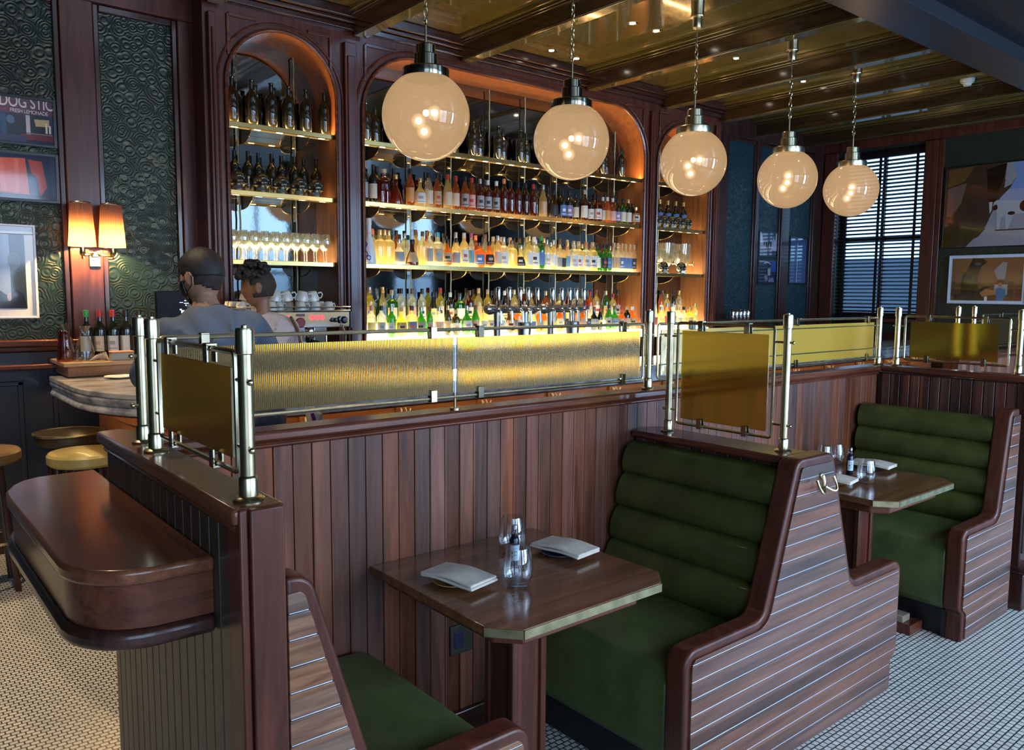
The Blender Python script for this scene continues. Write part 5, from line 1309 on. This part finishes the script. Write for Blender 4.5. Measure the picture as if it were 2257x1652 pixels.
# ---------------------------------------------------------------- pictures
def picture(name, org, uv, wh, label, polys, frame=(.018, M['black']), mat=0, group=None, text=None, depth=.028):
    """org: upper-left front corner; uv: 'X' (along +x, facing -y) or 'Y' (along -y, facing -x); polys in 0..1, v downwards"""
    W_, H_ = wh
    def P(u, v, d=0): return (org[0]+u*W_, org[1]-d, org[2]-v*H_) if uv == 'X' else (org[0]-d, org[1]-u*W_, org[2]-v*H_)
    r = thing(name, P(.5, 1), label, 'picture', group)
    def slab(mb, u0, u1, v0, v1, d0, d1):
        a = P(u0, v0, d0); b = P(u1, v1, d1)
        mb.box(min(a[0], b[0]), max(a[0], b[0]), min(a[1], b[1]), max(a[1], b[1]), min(a[2], b[2]), max(a[2], b[2]))
    fu, fv = frame[0]/W_, frame[0]/H_
    mb = MB()
    slab(mb, 0, fu, 0, 1, -depth, .006); slab(mb, 1-fu, 1, 0, 1, -depth, .006); slab(mb, fu, 1-fu, 0, fv, -depth, .006); slab(mb, fu, 1-fu, 1-fv, 1, -depth, .006)
    part('frame', mb, frame[1], r, .002)
    mu, mv = fu, fv
    if mat:
        mb = MB(); slab(mb, fu, 1-fu, fv, 1-fv, -depth, -.004); part('mount', mb, plain('white mount', lin(.62, .62, .66), .18, coat=.6), r)
        mu, mv = fu+mat/W_, fv+mat/H_
    mats, idx, mb = [], {}, MB()
    for k, (col, pts) in enumerate(polys):
        if col not in idx: idx[col] = len(mats); mats.append(plain('print %d %d %d' % col, srgb(*col), .12, coat=1.0))
        q = [P(mu+u*(1-2*mu), mv+v*(1-2*mv), -.003+.00035*k) for u, v in pts]
        mb.add(q, [tuple(range(len(q)))], idx[col])
    o = part('print', mb, mats, r, weld=False)
    if text:
        for s_, u, v, size, col, cut, nar in text:
            cu = bpy.data.curves.new('lettering', 'FONT'); cu.body = s_; cu.size = size; cu.space_character = .95; cu.offset = size*.012
            to = bpy.data.objects.new('lettering', cu); COL.objects.link(to)
            dg = bpy.context.evaluated_depsgraph_get(); me = bpy.data.meshes.new_from_object(to.evaluated_get(dg)); bpy.data.objects.remove(to)
            bm = bmesh.new(); bm.from_mesh(me)
            if cut: bmesh.ops.bisect_plane(bm, geom=bm.verts[:]+bm.edges[:]+bm.faces[:], plane_co=(0, cut*size, 0), plane_no=(0, 1, 0), clear_outer=True)
            bm.to_mesh(me); bm.free(); me.materials.clear(); me.materials.append(plain('lettering %d %d %d' % col, srgb(*col), .3))
            l_ = bpy.data.objects.new('lettering', me); COL.objects.link(l_); l_.parent = r
            b = Vector(P(mu+u*(1-2*mu), mv+v*(1-2*mv), .001))-r.location
            l_.location = b; l_.scale.x = nar; l_.rotation_euler = (PI/2, 0, 0 if uv == 'X' else PI/2*3)
    return r
def rect(a, b, c, d): return [(a, c), (b, c), (b, d), (a, d)]
def blob(cu, cv, ru, rv, n=14, a=0): return [(cu+ru*math.cos(2*PI*i/n+a), cv+rv*math.sin(2*PI*i/n+a)) for i in range(n)]
picture('framed_picture', (.30, 5.845, 2.835), 'X', (.785, .300), 'framed photograph of a stall with red awning lettering, topmost on the left wall',
 [((28, 40, 70), rect(0, 1, 0, 1)), ((92, 44, 62), rect(0, 1, 0, .34)), ((30, 60, 95), rect(.62, .78, .36, .9)), ((24, 24, 36), rect(.66, .98, .36, .86)), ((180, 170, 175), rect(.80, .83, .36, .80)), ((186, 160, 112), [(.86, .44), (.97, .42), (.97, .58), (.87, .60)]),
  ((205, 196, 180), rect(.94, .955, .5, .74)), ((205, 196, 180), rect(.965, .98, .55, .74)), ((120, 100, 96), rect(.80, .99, .76, .79)), ((96, 34, 40), rect(.76, 1, .80, .93)), ((50, 50, 80), rect(0, .8, .84, 1)), ((70, 90, 120), blob(.69, .5, .03, .1))],
 text=[('DOG STIC', .615, .20, .100, (206, 196, 200), .52, .66), ('FRESH LEMONADE', .69, .325, .032, (200, 190, 196), 0, .80)], group='framed pictures on the left wall')
picture('framed_picture', (.30, 5.845, 2.498), 'X', (.785, .305), 'framed photograph of an orange striped garment, below the stall picture',
 [((34, 38, 66), rect(0, 1, 0, 1)), ((176, 78, 58), [(.52, .12), (.78, .08), (.80, .9), (.50, .86)]), ((150, 60, 50), [(.80, .1), (.90, .12), (.93, .7), (.88, .95), (.86, .5), (.82, .4)]), ((186, 92, 76), [(.58, .12), (.62, .12), (.64, .86), (.60, .86)]), ((190, 96, 80), [(.70, .1), (.73, .1), (.73, .86), (.70, .86)]), ((44, 44, 74), rect(.95, 1, 0, 1)), ((36, 30, 50), rect(0, 1, .9, 1))],
 group='framed pictures on the left wall')
picture('framed_picture', (.22, 5.845, 2.05), 'X', (.715, .580), 'large white mounted picture nearest the sconce, lowest on the left wall',
 [((120, 134, 160), rect(0, 1, 0, 1)), ((44, 56, 66), rect(.86, 1, 0, 1)), ((70, 84, 84), blob(.9, .35, .06, .12)), ((190, 90, 60), [(.5, .74), (.74, .66), (.72, .88), (.62, 1), (.5, 1)]), ((28, 28, 38), [(.6, 1), (.66, .82), (.76, .76), (.84, .84), (.9, .74), (.97, .80), (1, 1)]), ((150, 140, 150), blob(.84, .84, .02, .06))],
 frame=(.012, plain('white frame', lin(.55, .56, .66), .3)), mat=.05, group='framed pictures on the left wall')
picture('framed_picture', (8.80, 5.845, 2.445), 'X', (.42, .325), 'small framed picture with dark hanging fronds on pale ground, upper one on the blue wall',
 [((168, 160, 176), rect(0, 1, 0, 1)), ((24, 24, 44), rect(0, 1, .76, 1)), ((110, 88, 86), [(0, .66), (.66, .66), (.72, .78), (0, .78)]), ((14, 18, 34), [(.1, 0), (.95, 0), (.88, .4), (.8, .1), (.76, .5), (.72, .2), (.66, .75), (.6, .4), (.52, .66), (.46, .35), (.4, .7), (.34, .4), (.26, .6), (.2, .3)]), ((80, 60, 66), [(.36, .7), (.44, .42), (.52, .7)])], group='framed pictures on the blue wall')
picture('framed_picture', (8.80, 5.845, 2.095), 'X', (.42, .315), 'small framed picture of a pale umbrella at night, lower one on the blue wall',
 [((20, 22, 46), rect(0, 1, 0, 1)), ((40, 66, 140), rect(.74, 1, 0, .5)), ((12, 14, 30), [(.1, .3), (.34, .12), (.72, .18), (.74, .5), (.2, .9)]), ((176, 152, 168), [(.26, .14), (.4, .03), (.54, .04), (.78, .18), (.52, .1)]), ((150, 146, 140), [(.52, .36), (.7, .32), (.68, .66), (.54, .66)]), ((120, 104, 120), [(.34, .66), (.5, .62), (.56, .84), (.46, .95), (.36, .82)]), ((100, 104, 124), [(.6, .8), (.86, .74), (.92, .95), (.58, .95)])], group='framed pictures on the blue wall')
picture('framed_picture', (9.50, 5.845, 2.41), 'X', (.43, .62), 'tall framed grey line drawing catching the blind, nearest the window on the blue wall',
 [((70, 86, 120), rect(0, 1, 0, 1)), ((44, 56, 86), rect(.56, .6, .1, .35)), ((150, 166, 190), rect(.42, .46, .12, 1)), ((54, 66, 96), rect(0, 1, .0, .06))], group='framed pictures on the blue wall', depth=.05)
ROCK = [(0, 0), (.50, 0), (.49, .2), (.58, .18), (.54, .3), (.46, .42), (.44, .5), (.40, .6), (.36, .75), (.2, 1), (0, 1)]
picture('large_picture', (10.185, 4.236, 3.158), 'Y', (1.30, .94), 'large unframed photograph of piebald cattle by a rock face, beside the window',
 [((120, 138, 178), rect(0, 1, 0, 1)), ((150, 152, 172), rect(0, 1, .32, .48)), ((150, 140, 140), [(.3, .64), (.42, .56), (1, .52), (1, 1), (.05, 1)]), ((66, 46, 34), ROCK), ((104, 72, 36), [(.02, .02), (.24, .0), (.16, .18), (.02, .24)]), ((110, 86, 72), [(.02, .26), (.18, .2), (.14, .45), (.06, .62), (.02, .6)]), ((28, 18, 14), [(.34, .06), (.5, 0), (.48, .2), (.44, .36), (.36, .34)]),
  ((154, 142, 138), [(.50, .0), (.545, .0), (.585, .16), (.55, .26), (.49, .3), (.5, .15)]), ((56, 50, 16), [(0, .82), (.12, .7), (.26, .76), (.36, .78), (.30, .88), (.12, .98), (0, 1)]), ((176, 168, 162), [(.40, .48), (.44, .44), (.6, .46), (.76, .46), (.80, .56), (.78, .8), (.76, .8), (.74, .62), (.58, .62), (.54, .8), (.52, .8), (.51, .64), (.48, .66), (.47, .8), (.45, .8), (.44, .58)]),
  ((40, 20, 14), blob(.665, .53, .045, .07)), ((40, 20, 14), blob(.56, .61, .03, .022)), ((46, 24, 16), [(.36, .42), (.42, .42), (.41, .5), (.39, .47)]), ((46, 24, 16), blob(.43, .53, .018, .035)), ((182, 176, 172), [(.375, .46), (.405, .46), (.40, .57), (.385, .6)]), ((176, 170, 176), [(.80, .45), (.9, .44), (1, .46), (1, .6), (.86, .62), (.85, .82), (.83, .82)]), ((22, 20, 32), [(.84, .44), (.9, .44), (.93, .72), (.90, .7), (.86, .56)]), ((30, 22, 18), rect(.44, .78, .80, .815))],
 frame=(.006, M['black']), group='large pictures by the window', depth=.04)
picture('large_picture', (10.185, 4.140, 2.128), 'Y', (.83, .565), 'white mounted photograph of a dark animal and a boy in blue by the window',
 [((126, 80, 44), rect(0, 1, 0, 1)), ((96, 62, 36), rect(0, 1, .55, .7)), ((78, 52, 32), rect(0, 1, .72, .9)), ((100, 50, 36), rect(.4, 1, .9, 1)), ((150, 136, 126), [(.60, .3), (.72, .1), (.78, .12), (.76, .5), (.66, .5)]), ((160, 150, 140), rect(.62, .80, .62, .86)), ((14, 12, 14), [(.04, .98), (.06, .85), (.14, .84), (.16, .4), (.22, .28), (.3, 0), (.44, .02), (.5, .1), (.42, .2), (.40, .3), (.38, .5), (.40, .74), (.5, .66), (.56, .68), (.44, .82), (.5, 1)]), ((70, 76, 92), blob(.37, .14, .05, .03)), ((176, 110, 60), [(.42, .82), (.5, .72), (.64, .76), (.64, .86), (.46, .9)]), ((220, 214, 206), rect(.49, .53, .9, 1)),
  ((64, 104, 136), [(.64, .72), (.70, .68), (.78, .74), (.78, .9), (.74, 1), (.66, 1)]), ((150, 96, 74), blob(.70, .62, .03, .05)), ((20, 14, 14), [(.665, .6), (.67, .54), (.71, .52), (.745, .56), (.74, .62), (.70, .58)]), ((112, 66, 34), rect(.88, .91, .55, 1))],
 frame=(.008, plain('white frame', lin(.55, .56, .66), .3)), mat=.028, group='large pictures by the window')

# ---------------------------------------------------------------- slat blind on the far window
bl = thing('venetian_blind', (XW1-.02, 5.06, 3.44), 'lowered dark slat blind on the far window, daylight between its slats', 'blind')
mb = MB(); n = 42
for k in range(n): mb.obox((XW1+.03, 5.06, 1.40+k*.0475), (.048, 1.08, .0028), Ry(.38))
part('slats', mb, M['black'], bl)
part('headrail', MB().box(XW1, XW1+.06, 4.51, 5.61, 3.39, 3.45), M['black'], bl, .004)
part('bottom_rail', MB().box(XW1+.01, XW1+.055, 4.52, 5.60, 1.368, 1.388), M['black'], bl, .003)
for y in (5.50, 5.06, 4.60): part('ladder_tape', MB().box(XW1+.003, XW1+.005, y-.018, y+.018, 1.38, 3.40), M['black'], bl)
part('pull_cord', MB().tube([(XW1-.004, 4.97, 3.4), (XW1-.004, 4.965, 2.0)], .003, 6), M['black'], bl)
# street outside the far window
struct('exterior_street', MB().box(14, 14.2, -2, 13, 0, 2.3), plain('street facade', lin(.10, .13, .17), .7))
# ---------------------------------------------------------------- people
def skinned(joints, edges, root, sub=2):
    """joints: name -> (pos, rx, ry); returns evaluated mesh of a skin-modified stick figure"""
    names = list(joints); idx = {n: i for i, n in enumerate(names)}
    me = bpy.data.meshes.new('tmp'); me.from_pydata([joints[n][0] for n in names], [(idx[a], idx[b]) for a, b in edges], [])
    o = bpy.data.objects.new('tmp', me); COL.objects.link(o)
    m = o.modifiers.new('skin', 'SKIN'); m.use_smooth_shade = True; m.branch_smoothing = .4
    for n in names:
        sv = me.skin_vertices[0].data[idx[n]]; sv.radius = joints[n][1:3]; sv.use_root = (n == root)
    s = o.modifiers.new('sub', 'SUBSURF'); s.levels = sub; s.render_levels = sub
    dg = bpy.context.evaluated_depsgraph_get(); out = bpy.data.meshes.new_from_object(o.evaluated_get(dg))
    bpy.data.objects.remove(o); return out
def merged(meshes, voxel, smooth=3):
    bm = bmesh.new()
    for me in meshes: bm.from_mesh(me)
    me = bpy.data.meshes.new('tmp'); bm.to_mesh(me); bm.free()
    o = bpy.data.objects.new('tmp', me); COL.objects.link(o)
    r = o.modifiers.new('remesh', 'REMESH'); r.mode = 'VOXEL'; r.voxel_size = voxel; r.use_smooth_shade = True
    s = o.modifiers.new('smooth', 'SMOOTH'); s.factor = .5; s.iterations = smooth
    dg = bpy.context.evaluated_depsgraph_get(); out = bpy.data.meshes.new_from_object(o.evaluated_get(dg))
    bpy.data.objects.remove(o); return out
def mesh_of(mb):
    me = bpy.data.meshes.new('tmp'); me.from_pydata([tuple(v) for v in mb.v], [], mb.f)
    bm = bmesh.new(); bm.from_mesh(me); bmesh.ops.remove_doubles(bm, verts=bm.verts, dist=1e-5); bmesh.ops.recalc_face_normals(bm, faces=bm.faces); bm.to_mesh(me); bm.free()
    return me
def head_mb(M4):
    """head with its face towards +y in its own frame, chin near z=-.115, crown z=.115; M4 places it"""
    mb = MB().sphere((0, 0, 0), 1, 40, 28)
    for k, v in enumerate(mb.v):
        x, y, z = v
        X = x*.076; Y = y*.097; Z = z*.118
        if z < 0:
            t = -z
            X *= 1-.30*t**1.5; Y = Y*(1-.16*t) + (.012*t if y > 0 else .016*t)      # jaw narrows, chin forward, nape tucks in
        if y > .2 and z < .25 and z > -.9: X *= .97
        if y < 0 and z > -.2: Y *= 1.03
        f = lambda cx, cz, r: math.exp(-((x-cx)**2+(z-cz)**2)/r**2) if y > .3 else 0
        Y += .017*f(0, -.16, .12) + .007*f(0, .02, .10)                             # nose
        Y -= .010*(f(-.40, .04, .17)+f(.40, .04, .17))                              # eye sockets
        Y += .006*f(0, -.47, .16) - .004*f(0, -.53, .05) + .006*f(0, -.85, .2)      # mouth, chin
        Y += .004*(f(-.4, .24, .14)+f(.4, .24, .14))                                # brow
        mb.v[k] = (X, Y, Z)
    for sg in (-1, 1):                                                             # ears
        e = MB().sphere((sg*.079, -.006, -.006), .030, 14, 10, sc3=(.30, .62, 1.05), rot=Rz(sg*-.30))
        e.tube([(sg*.086, -.006+.017*math.cos(t), -.004+.029*math.sin(t)) for t in [k*.45 for k in range(-3, 8)]], .0045, 6)
        mb.add(e.v, e.f)
    mb.v = [tuple(M4 @ Vector(v)) for v in mb.v]
    return mb
def hand_mb(wrist, d, nrm, side):
    """palm plus five curled fingers; d: direction of the fingers, nrm: back of hand"""
    d = Vector(d).normalized(); nrm = Vector(nrm); nrm = (nrm-d*nrm.dot(d)).normalized(); s = d.cross(nrm)*side; w = Vector(wrist)
    out = []
    palm = MB(); palm.tube([w, w+d*.03, w+d*.065, w+d*.092], .02, 14, radii=[.024, .030, .034, .026])
    palm.v = [tuple(w+(Vector(v)-w)-nrm*((Vector(v)-w).dot(nrm)*.5)) for v in palm.v]; out.append(mesh_of(palm))
    for k, (off, L_) in enumerate(((.028, .068), (.0095, .076), (-.0095, .071), (-.027, .056))):
        b = w+d*.082+s*off; c = [b, b+d*L_*.42-nrm*.006, b+d*L_*.75-nrm*.020, b+d*L_*.92-nrm*.036]
        f = MB().tube(c, .008, 10, radii=[.0095, .009, .008, .006]); out.append(mesh_of(f))
    b = w+d*.03+s*.026
    out.append(mesh_of(MB().tube([b, b+s*.022+d*.022-nrm*.006, b+s*.030+d*.046-nrm*.014, b+s*.028+d*.062-nrm*.02], .009, 10, radii=[.013, .011, .0095, .007])))
    return out
def person(J, head_c, yaw, pitch, roll, hands, label, skin, loc):
    r = thing('person', loc, label, 'person')
    M4 = Matrix.Translation(Vector(head_c)) @ Matrix.Rotation(yaw, 4, 'Z') @ Matrix.Rotation(pitch, 4, 'X') @ Matrix.Rotation(roll, 4, 'Y')
    E_ = [('pelvis', 'waist'), ('waist', 'chest'), ('chest', 'collar'), ('collar', 'neck'), ('neck', 'skull'), ('collar', 'shL'), ('shL', 'elL'), ('elL', 'wrL'), ('collar', 'shR'), ('shR', 'elR'), ('elR', 'wrR'),
          ('pelvis', 'hipL'), ('hipL', 'knL'), ('knL', 'anL'), ('anL', 'toL'), ('pelvis', 'hipR'), ('hipR', 'knR'), ('knR', 'anR'), ('anR', 'toR')]
    slim = {'chest': .70, 'waist': .74, 'pelvis': .80, 'collar': .62, 'neck': .92, 'shL': .60, 'shR': .60, 'elL': .80, 'elR': .80, 'hipL': .84, 'hipR': .84, 'knL': .84, 'knR': .84}
    ms = [skinned({n: (q[0], q[1]*slim.get(n, 1), q[2]*slim.get(n, 1)) for n, q in J.items()}, E_, 'pelvis'), mesh_of(head_mb(M4))]
    for h in hands: ms += hand_mb(*h)
    me = merged(ms, .0075)
    body = bpy.data.objects.new('body', me); COL.objects.link(body); body.parent = r
    me.materials.clear(); me.materials.append(skin); me.transform(Matrix.Translation(-Vector(loc)))
    return r, M4, E_
def garment(name, J, keep, edges, grow, mat, root, folds=.010, start=None, sub=2):
    if 'nape' in keep:
        a, b = Vector(J['collar'][0]), Vector(J['neck'][0]); J = dict(J); J['nape'] = (tuple(a+(b-a)*.62), J['neck'][1]*1.0, J['neck'][2]*1.0); edges = edges+[('collar', 'nape')]
    JJ = {n: (J[n][0], J[n][1]+grow, J[n][2]+grow) for n in keep}
    me = skinned(JJ, [e for e in edges if e[0] in keep and e[1] in keep], start or keep[0], sub)
    me = merged([me], .010, 2)
    for v in me.vertices:                                   # soft cloth folds
        p = v.co; n = math.sin(p.x*38+math.sin(p.z*9)*2.2)*math.sin(p.z*13+p.x*17)
        v.co = p+v.normal*(folds*n)
    me.transform(Matrix.Translation(-parent_off(root)))
    o = bpy.data.objects.new(name, me); COL.objects.link(o); o.parent = root; me.materials.clear(); me.materials.append(mat)
    me.polygons.foreach_set('use_smooth', [True]*len(me.polygons)); return o
def shell(M4, root, name, mat, test, grow, noise=0, freq=60):
    """part of the head surface lifted off it: hair, mask"""
    mb = MB().sphere((0, 0, 0), 1, 64, 44); keep = []
    vs = []
    for v in mb.v:
        x, y, z = v; X, Y, Z = x*.076, y*.097, z*.118
        if z < 0:
            t = -z; X *= 1-.30*t**1.5; Y = Y*(1-.16*t)+(.012*t if y > 0 else .016*t)
        if y < 0 and z > -.2: Y *= 1.03
        g = grow(x, y, z)
        nz = noise*math.sin(x*freq+y*31)*math.sin(z*freq*.8+y*freq*.5+x*13) if noise else 0
        l = Vector((x, y, z)); vs.append(Vector((X, Y, Z))+l*(g+nz))
    ok = [test(*v) for v in mb.v]
    f2 = [f for f in mb.f if all(ok[i] for i in f)]
    inner = [Vector((v.x*.965, v.y*.965, v.z*.965)) for v in vs]
    o2 = MB(); o2.add([M4 @ v for v in vs], f2)
    part(name, o2, mat, root, ang=180)
    ob = [c for c in root.children if c.name.startswith(name)][-1]
    s = ob.modifiers.new('thick', 'SOLIDIFY'); s.thickness = .008; s.offset = -1
    return ob

SKIN = noisy('light brown skin', lin(.34, .17, .10), lin(.40, .21, .13), 30, .5)
SKIN2 = noisy('brown skin', lin(.24, .115, .065), lin(.29, .14, .08), 30, .5)
HAIR = noisy('black hair', lin(.006, .005, .005), lin(.016, .012, .010), 90, .55, .6, 300)
FADE = noisy('short faded hair', lin(.016, .011, .009), lin(.052, .032, .022), 200, .7, .5, 700)
SHIRT = noisy('grey blue shirt cloth', lin(.10, .12, .165), lin(.14, .165, .22), 5, .85, .2, 300, bdist=.001)
NAVY = noisy('navy apron cloth', lin(.012, .016, .034), lin(.02, .025, .05), 6, .9)

# waiter in the aisle, leaning on the bar, seen from behind
J = {'pelvis': ((1.40, 3.36, .98), .155, .115), 'waist': ((1.345, 3.40, 1.16), .145, .105), 'chest': ((1.255, 3.47, 1.37), .165, .125), 'collar': ((1.205, 3.525, 1.515), .090, .075), 'neck': ((1.20, 3.555, 1.60), .056, .058), 'skull': ((1.198, 3.575, 1.68), .056, .06),
     'shL': ((1.035, 3.55, 1.495), .066, .066), 'elL': ((.985, 3.74, 1.27), .046, .046), 'wrL': ((1.13, 3.93, 1.165), .028, .03), 'shR': ((1.375, 3.47, 1.50), .072, .070), 'elR': ((1.515, 3.57, 1.28), .048, .048), 'wrR': ((1.49, 3.90, 1.17), .028, .03),
     'hipL': ((1.31, 3.36, .92), .088, .09), 'knL': ((1.27, 3.42, .50), .058, .062), 'anL': ((1.25, 3.36, .09), .040, .044), 'toL': ((1.22, 3.52, .035), .042, .034), 'hipR': ((1.49, 3.36, .92), .088, .09), 'knR': ((1.52, 3.39, .50), .058, .062), 'anR': ((1.52, 3.30, .09), .040, .044), 'toR': ((1.53, 3.46, .035), .042, .034)}
hc = (1.200, 3.585, 1.700)
r, M4, E_ = person(J, hc, math.radians(28), math.radians(-8), math.radians(4), [((1.13, 3.93, 1.165), (.45, .85, -.1), (0, .1, 1), 1), ((1.49, 3.90, 1.17), (-.3, .9, -.12), (0, .1, 1), -1)],
                   'person in blue grey shirt and black face mask leaning on the bar', SKIN, (1.40, 3.36, 0))
garment('shirt', J, ['chest', 'waist', 'pelvis', 'collar', 'nape', 'shL', 'elL', 'wrL', 'shR', 'elR', 'wrR'], E_, .022, SHIRT, r, .013)
garment('trousers', J, ['pelvis', 'hipL', 'knL', 'anL', 'hipR', 'knR', 'anR'], E_, .018, NAVY, r, .004)
ap = MB(); 
for k in range(13):
    a = math.radians(-215+k*20.8); rr = .20
    for z, q in ((1.05, 1.0), (.55, 1.12)): ap.v.append((1.352+rr*q*math.cos(a)*1.02, 3.36+rr*q*math.sin(a)*.82, z))
ap.f = [(2*k, 2*k+1, 2*k+3, 2*k+2) for k in range(12)]; ap.m = [0]*12
a_ = part('apron', ap, NAVY, r, ang=180); sld = a_.modifiers.new('thick', 'SOLIDIFY'); sld.thickness = .006
tw = MB(); tw.tube([(1.515, 3.225, 1.15), (1.535, 3.20, 1.11), (1.545, 3.195, 1.05), (1.54, 3.20, .97)], .03, 12, radii=[.020, .034, .038, .028])
part('hanging_towel', tw, noisy('white towel', lin(.55, .5, .5), lin(.66, .6, .6), 20, .9, .2, 200), r, label='white towel tucked at the right hip')
part('towel_stripe', MB().tube([(1.512, 3.178, 1.13), (1.520, 3.170, 1.09), (1.524, 3.168, 1.03)], .008, 8), plain('purple stripe', lin(.25, .04, .30), .8), [c for c in r.children if c.name.startswith('hanging_towel')][-1])
part('shoe', MB().sphere((1.235, 3.45, .04), .05, 16, 10, sc3=(.95, 2.3, .9)), M['black'], r); part('shoe', MB().sphere((1.525, 3.40, .04), .05, 16, 10, sc3=(.95, 2.3, .9)), M['black'], r)
shell(M4, r, 'hair', HAIR, lambda x, y, z: z > -.02+(.36 if y > .45 else 0)+.25*max(0, y), lambda x, y, z: .006+.016*min(1, max(0, z+.02)*1.6), .0016)
shell(M4, r, 'faded_sides', FADE, lambda x, y, z: (-.50+.25*x*x < z < .10) and y < .10-.25*abs(z) and not (abs(x) > .90 and -.35 < z < .2 and y > -.25), lambda x, y, z: .0040+.004*max(0, z+.2), .0008, 160)
shell(M4, r, 'face_mask', M['black'], lambda x, y, z: -.92 < z < -.04 and y > .18+.1*abs(z), lambda x, y, z: .012)
for sg in (-1, 1):
    pts = [M4 @ Vector(q) for q in ((sg*.066, .050, -.028), (sg*.080, .02, -.012), (sg*.086, -.008, .026), (sg*.086, -.026, .0), (sg*.078, -.016, -.035), (sg*.062, .035, -.060))]
    part('mask_strap', MB().tube(pts, .0022, 6), M['black'], r)
part('collar_band', MB().tube([(1.203+.064*math.cos(a)*1.05, 3.548+.068*math.sin(a), 1.575+.016*math.sin(a)) for a in [2*PI*k/24 for k in range(24)]], .012, 8, closed=True), SHIRT, r)

# barista at the coffee machine
J2 = {'pelvis': ((1.98, 4.630, .96), .145, .11), 'waist': ((1.965, 4.630, 1.14), .12, .095), 'chest': ((1.945, 4.650, 1.33), .14, .10), 'collar': ((1.93, 4.670, 1.475), .07, .06), 'neck': ((1.92, 4.675, 1.56), .046, .048), 'skull': ((1.915, 4.685, 1.64), .05, .052),
      'shL': ((1.80, 4.690, 1.45), .052, .052), 'elL': ((1.80, 4.830, 1.24), .038, .038), 'wrL': ((2.02, 4.930, 1.30), .025, .026), 'shR': ((2.07, 4.630, 1.44), .054, .054), 'elR': ((2.13, 4.690, 1.20), .040, .040), 'wrR': ((2.22, 4.890, 1.29), .025, .026),
      'hipL': ((1.90, 4.630, .90), .085, .088), 'knL': ((1.89, 4.660, .49), .055, .058), 'anL': ((1.89, 4.620, .085), .036, .04), 'toL': ((1.88, 4.750, .033), .036, .03), 'hipR': ((2.06, 4.630, .90), .085, .088), 'knR': ((2.07, 4.660, .49), .055, .058), 'anR': ((2.07, 4.620, .085), .036, .04), 'toR': ((2.08, 4.750, .033), .036, .03)}
hc2 = (1.905, 4.695, 1.672)
r, M4b, E_ = person(J2, hc2, math.radians(62), math.radians(-6), 0, [((2.02, 4.93, 1.30), (.75, .5, 0), (0, -.2, 1), 1), ((2.22, 4.89, 1.29), (.2, .9, .1), (0, 0, 1), -1)],
                    'person with piled curly hair and pale pink shirt at the espresso machine', SKIN2, (1.98, 4.70, 0))
PINK = noisy('pale pink shirt', lin(.50, .40, .38), lin(.60, .49, .46), 5, .85)
garment('shirt', J2, ['chest', 'waist', 'pelvis', 'collar', 'nape', 'shL', 'elL', 'shR', 'elR'], E_, .020, PINK, r, .006)
garment('trousers', J2, ['pelvis', 'hipL', 'knL', 'anL', 'hipR', 'knR', 'anR'], E_, .016, plain('dark trousers', lin(.01, .01, .012), .8), r, .003)
part('apron_strap', MB().tube([(2.045, 4.565, 1.50), (2.085, 4.555, 1.42), (2.10, 4.545, 1.32), (2.09, 4.53, 1.2)], .009, 8), plain('brown leather', lin(.12, .05, .02), .6), r)
part('shoe', MB().sphere((1.885, 4.68, .04), .045, 16, 10, sc3=(.95, 2.3, .9)), M['black'], r); part('shoe', MB().sphere((2.075, 4.68, .04), .045, 16, 10, sc3=(.95, 2.3, .9)), M['black'], r)
shell(M4b, r, 'faded_sides', FADE, lambda x, y, z: -.5 < z < .90 and y < .42-.3*max(0, -z) and not (abs(x) > .95 and -.24 < z < .10 and y > -.14), lambda x, y, z: .005, .0006, 160)
ch = MB(); rh = random.Random(5)
for k in range(150):
    a = rh.uniform(0, 2*PI); b = rh.uniform(.0, 1.45); R_ = rh.uniform(.060, .098)
    q = Vector((math.cos(a)*math.sin(b)*R_*1.05, math.sin(a)*math.sin(b)*R_*1.25+.012, .055+math.cos(b)*R_*1.05))
    ch.sphere(M4b @ q, rh.uniform(.012, .022), 8, 6)
part('curly_hair', ch, HAIR, r, weld=False)
